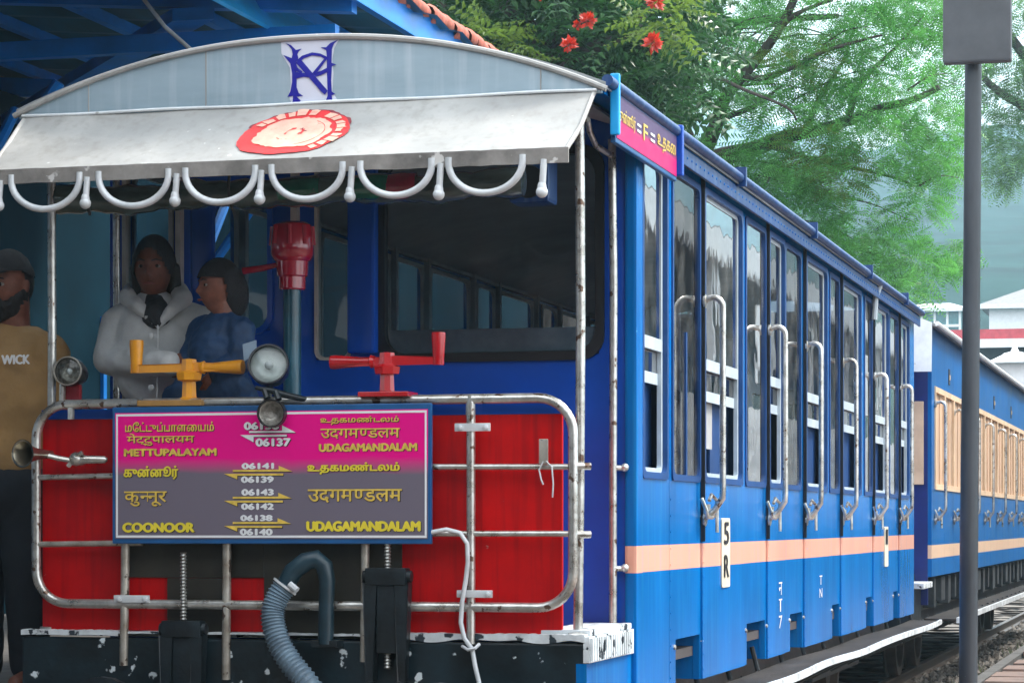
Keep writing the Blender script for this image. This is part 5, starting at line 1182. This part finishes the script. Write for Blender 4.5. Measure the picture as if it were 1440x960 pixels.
# --- woman in a grey hooded coat
Yw = -.33; w_ = lambda px, py, y=Yw: FV(px, py, y)
FL = .908
WY = R(9)
hc = w_(217, 378); wo = empty('person', (hc.x, Yw, FL), 'person in light grey hooded coat holding a child behind the yellow crank', 'person')
bd = MB(); rot = head_grid(bd, hc, WY, 0, .98)
chain(bd, [w_(217, 400, Yw+.02), w_(217, 435, Yw+.03)], [.052, .058]); sh_l, sh_r = w_(170, 456, Yw+.02), w_(278, 456, Yw+.02)
chain(bd, [sh_l, w_(217, 440, Yw+.03), sh_r], [.06, .07, .06])
bd.ball(w_(220, 500, Yw+.02), .17, 20, 14, (.9, .6, 1.25)); hip = Vector((w_(220, 600).x, Yw+.02, 1.42)); bd.ball(hip, .16, 18, 12, (1, .75, 1))
for s_ in (-1, 1): chain(bd, [hip+Vector((s_*.085, 0, -.05)), Vector((hip.x+s_*.09, Yw, 1.12)), Vector((hip.x+s_*.09, Yw+.01, FL+.07))], [.085, .06, .042]); caps(bd, (hip.x+s_*.09, Yw+.02, FL+.04), .035, (hip.x+s_*.1, Yw-.12, FL+.032), .028)
el_l = w_(157, 508, Yw-.02); wr_l = w_(240, 512, Yw-.20); el_r = w_(322, 520, Yw-.03); wr_r = w_(290, 530, Yw-.14)
chain(bd, [sh_l, el_l, wr_l], [.055, .042, .028]); chain(bd, [sh_r, el_r, wr_r], [.055, .042, .028])
hand(bd, wr_l, (1, -.05, .22), (0, .8, -.3), .165, .7, -1); hand(bd, wr_r, (-.9, -.3, .1), (0, .8, 0), .165, .7, 1)
body = remeshed(bd, .0055, 'body', 'skin_brown', wo, 2)
face_parts(body, hc, rot, .98)
hr = MB(); head_grid(hr, hc, WY, 0, .985, (.066, .13, -.116), arc=.11)
for s_ in (-1, 1): chain(hr, [hc+rot @ Vector((s_*.072, .01, .0)), hc+rot @ Vector((s_*.070, .025, -.09)), hc+rot @ Vector((s_*.055, .05, -.15))], [.026, .03, .03])
hr.build('hair', 'hair_black', wo)
ct = MB(); chain(ct, [sh_l, w_(200, 447, Yw+.03)], [.074, .078]); chain(ct, [sh_r, w_(236, 447, Yw+.03)], [.074, .078])
ct.ball(w_(218, 495, Yw+.02), .185, 24, 16, (.92, .68, 1.28)); ct.ball(Vector((hip.x, Yw+.02, 1.45)), .19, 22, 14, (.95, .8, 1.35))
chain(ct, [Vector((hip.x, Yw+.02, 1.4)), Vector((hip.x, Yw+.02, 1.20))], [.19, .20])
chain(ct, [sh_l, el_l+Vector((-.005, 0, .01)), wr_l], [.074, .064, .046]); chain(ct, [sh_r, el_r, wr_r], [.074, .062, .046])
coat = remeshed(ct, .008, 'coat', 'coat_grey', wo, 5, .005, 7)
hd = MB(); pts = [w_(222, 455, Yw-.115), w_(195, 432, Yw-.085), w_(180, 418, Yw-.02), w_(190, 412, Yw+.10), w_(220, 411, Yw+.14), w_(248, 412, Yw+.10), w_(258, 420, Yw-.02), w_(243, 434, Yw-.085), w_(222, 457, Yw-.118)]
chain(hd, pts, [.014, .025, .034, .046, .05, .046, .034, .025, .013]); remeshed(hd, .008, 'hood', 'coat_grey', coat, 4, .004, 16)
sc_ = MB(); chain(sc_, [w_(219, 434, Yw+.0), w_(220, 444, Yw-.07), w_(222, 455, Yw-.125)], [.064, .054, .014]); remeshed(sc_, .008, 'scarf', 'scarf_dark', wo, 3, .004, 14)
MB().tube([w_(222, 455, Yw-.130), w_(222, 480, Yw-.150), w_(221, 505, Yw-.158), w_(221, 540, Yw-.158), w_(220, 570, Yw-.155)], .0035, 6).build('front_seam', 'coat_grey', coat)
for py in (472, 505, 545): MB().lathe(w_(213, py, Yw-.148), (0, -1, 0), [(0, .012), (.006, .012), (.008, .008), (.008, 0)], 12).build('button', 'coat_grey', coat)
# --- child on the arm
Yc = -.52; c_ = lambda px, py, y=Yc: FV(px, py, y)
kc = c_(309, 405); ch = empty('person', (kc.x, Yc, FL), 'small child in dark blue jacket and knitted cap carried on an arm', 'person')
bd = MB(); rot = head_grid(bd, kc, R(-48), R(-4), .82, jaw=.8)
chain(bd, [c_(314, 425), c_(314, 452)], [.04, .045]); bd.ball(c_(308, 500), .105, 18, 12, (.95, .8, 1.35)); s1, s2 = c_(285, 466, Yc+.03), c_(338, 466, Yc-.02)
chain(bd, [s1, c_(312, 456), s2], [.045, .05, .045])
e2, w2 = c_(340, 508, Yc-.06), c_(300, 523, Yc-.10); chain(bd, [s2, e2, w2], [.038, .03, .02]); hand(bd, w2, (-.35, -.1, -1), (-.4, .5, 0), .098, .45, 1)
e1, w1 = c_(268, 505, Yc+.02), c_(285, 525, Yc+.0); chain(bd, [s1, e1, w1], [.038, .03, .02]); hand(bd, w1, (.6, -.1, -.5), (0, .8, 0), .095, .5, -1)
for a, kx_ in ((c_(292, 545), -.10), (c_(325, 545), .06)): chain(bd, [a, a+Vector((kx_, -.03, -.10)), a+Vector((kx_, .02, -.30))], [.06, .05, .035]); caps(bd, a+Vector((kx_, .02, -.32)), .03, a+Vector((kx_-.05, -.04, -.33)), .025)
body = remeshed(bd, .0045, 'body', 'skin_brown', ch, 2); face_parts(body, kc, rot, .82)
cp = MB(); head_grid(cp, kc, R(-48), R(-4), .84, (.030, .14, -.115)); cp.ball(kc+rot @ Vector((0, .045, -.02)), .085, 18, 12, (.8, .75, 1.15)); cp.build('cap', 'knit_black', ch)
jk = MB(); chain(jk, [s1, c_(312, 458), s2], [.054, .058, .054]); jk.ball(c_(308, 500), .115, 20, 14, (.98, .85, 1.35)); chain(jk, [s2, e2, w2+(e2-w2)*.12], [.052, .045, .032]); chain(jk, [s1, e1, w1], [.052, .044, .032]); jk.ball(c_(306, 545), .12, 18, 12, (1.1, .9, .8)); chain(jk, [c_(270, 548), c_(250, 562, Yc-.02)], [.07, .06]); chain(jk, [c_(330, 548), c_(345, 572, Yc-.02)], [.07, .06])
jk = remeshed(jk, .008, 'jacket', 'jacket_blue', ch, 4, .006, 15)
MB().lathe(w2+(e2-w2)*.05, w2-e2, [(-.008, .024), (-.004, .029), (.004, .029), (.008, .024), (-.008, .024)], 16).build('bangle', 'bangle', ch)
MB().prism([c_(341, 484, Yc-.14), c_(360, 478, Yc-.12), c_(360, 497, Yc-.12), c_(343, 508, Yc-.14)], (0, .006, 0)).build('cuff', 'jacket_light', jk)
# --- man in a tan shirt on the platform
Ym = -.30; m__ = lambda px, py, y=Ym: FV(px, py, y)
PZ = .652; mc = m__(14, 402); mn = empty('person', (mc.x, Ym, PZ), 'bearded person in dark cap and tan printed shirt on the platform', 'person')
bd = MB(); rot = head_grid(bd, mc, R(-18), R(3), 1.04)
chain(bd, [m__(20, 425), m__(18, 470, Ym+.02)], [.06, .068]); a1, a2 = m__(-52, 500, Ym+.02), m__(66, 500, Ym+.02); chain(bd, [a1, m__(8, 478, Ym+.02), a2], [.07, .08, .07])
bd.ball(m__(8, 560, Ym), .19, 20, 14, (.9, .62, 1.3)); hip = m__(6, 665); bd.ball(hip, .165, 18, 12, (1, .75, 1))
for s_ in (-1, 1): chain(bd, [hip+Vector((s_*.09, 0, -.03)), Vector((hip.x+s_*.10, Ym, 1.08)), Vector((hip.x+s_*.10, Ym+.02, PZ+.09))], [.095, .065, .048]); caps(bd, (hip.x+s_*.10, Ym+.03, PZ+.045), .045, (hip.x+s_*.12, Ym-.14, PZ+.035), .034)
eb1, wb1 = m__(-64, 600), m__(-58, 690, Ym-.05); eb2, wb2 = m__(70, 598, Ym+.03), m__(56, 672, Ym+.06); chain(bd, [a1, eb1, wb1], [.06, .046, .032]); chain(bd, [a2, eb2, wb2], [.06, .046, .032]); hand(bd, wb1, (0, -.1, -1), (1, 0, 0), .18, .5, 1); hand(bd, wb2, (-.3, -.1, -1), (-1, 0, 0), .18, .5, 1)
body = remeshed(bd, .006, 'body', 'skin_brown', mn, 2); face_parts(body, mc, rot, 1.04)
bt = MB(); rr = rot
for i in range(13):
    t = R(-95+190*i/12); x, y = .064*math.sin(t), -.074*math.cos(t)+.004; k_ = abs(i-6)/6
    caps(bt, mc+rr @ Vector((x*1.08, y, -.10+.085*k_)), .014, mc+rr @ Vector((x*.78, y*.86, -.122+.03*k_)), .019)
caps(bt, mc+rr @ Vector((-.022, -.088, -.052)), .008, mc+rr @ Vector((.022, -.088, -.052)), .008)
for s_ in (-1, 1): caps(bt, mc+rr @ Vector((s_*.022, -.088, -.052)), .008, mc+rr @ Vector((s_*.036, -.068, -.095)), .010)
remeshed(bt, .006, 'beard', 'hair_black', mn, 2, .003, 40)
hr = MB(); head_grid(hr, mc, R(-18), R(3), 1.045, (.06, .06, -.05)); hr.build('hair', 'hair_black', mn)
cp = MB(); head_grid(cp, mc+Vector((0, 0, .006)), R(-18), R(3), 1.06, (.040, .10, .025)); cp = cp.build('cap', 'knit_black', mn)
br = MB(); P_ = []
for d in (0, .008):
    br.add([mc+rr @ Vector((x, y, .050+z+d)) for x, y, z in ((-.072, -.07, 0), (-.045, -.098, .006), (0, -.108, .009), (.045, -.098, .006), (.072, -.07, 0), (.055, -.145, -.012), (.02, -.168, -.012), (-.02, -.168, -.012), (-.055, -.145, -.012))], [(0,1,8), (1,2,7,8), (2,3,6,7), (3,4,5), (3,5,6)])
br.build('peak', 'knit_black', cp)
sr = MB(); chain(sr, [a1, m__(8, 482, Ym+.02), a2], [.09, .098, .09]); sr.ball(m__(8, 560, Ym), .215, 24, 16, (.95, .68, 1.25)); sr.ball(m__(6, 640, Ym), .2, 22, 14, (1.0, .75, .95)); chain(sr, [a1, eb1, eb1+(wb1-eb1)*.5], [.085, .07, .06]); chain(sr, [a2, eb2, eb2+(wb2-eb2)*.5], [.085, .072, .06])
shirt = remeshed(sr, .009, 'shirt', 'tan_shirt', mn, 5, .006, 8)
tq = MB(); tq.ball(hip+Vector((0, 0, -.05)), .19, 18, 12, (1, .8, 1))
for s_ in (-1, 1): chain(tq, [hip+Vector((s_*.09, 0, -.03)), Vector((hip.x+s_*.10, Ym, 1.08)), Vector((hip.x+s_*.10, Ym+.02, PZ+.10))], [.115, .09, .075])
remeshed(tq, .01, 'trousers', 'trouser_navy', mn, 4, .005, 9)
lt = m__(3, 512, Ym-.158); lettering('WICK', shirt, 'white_print', lt, (1, 0, 0), (0, 0, 1), .115, .034, .003)

# ================================================================== haze
hm = bpy.data.materials.new('haze'); hm.use_nodes = True; n_ = hm.node_tree; n_.nodes.remove(n_.nodes['Principled BSDF']); pv_ = n_.nodes.new('ShaderNodeVolumePrincipled')
pv_.inputs['Color'].default_value = (.60, .86, 1, 1); pv_.inputs['Density'].default_value = .0008; pv_.inputs['Anisotropy'].default_value = .5
n_.links.new(pv_.outputs[0], n_.nodes['Material Output'].inputs['Volume'])
hb = MB().box(-655, 655, -42, 1440, -1.3, 240).build('haze', hm); tag(hb, kind='stuff')
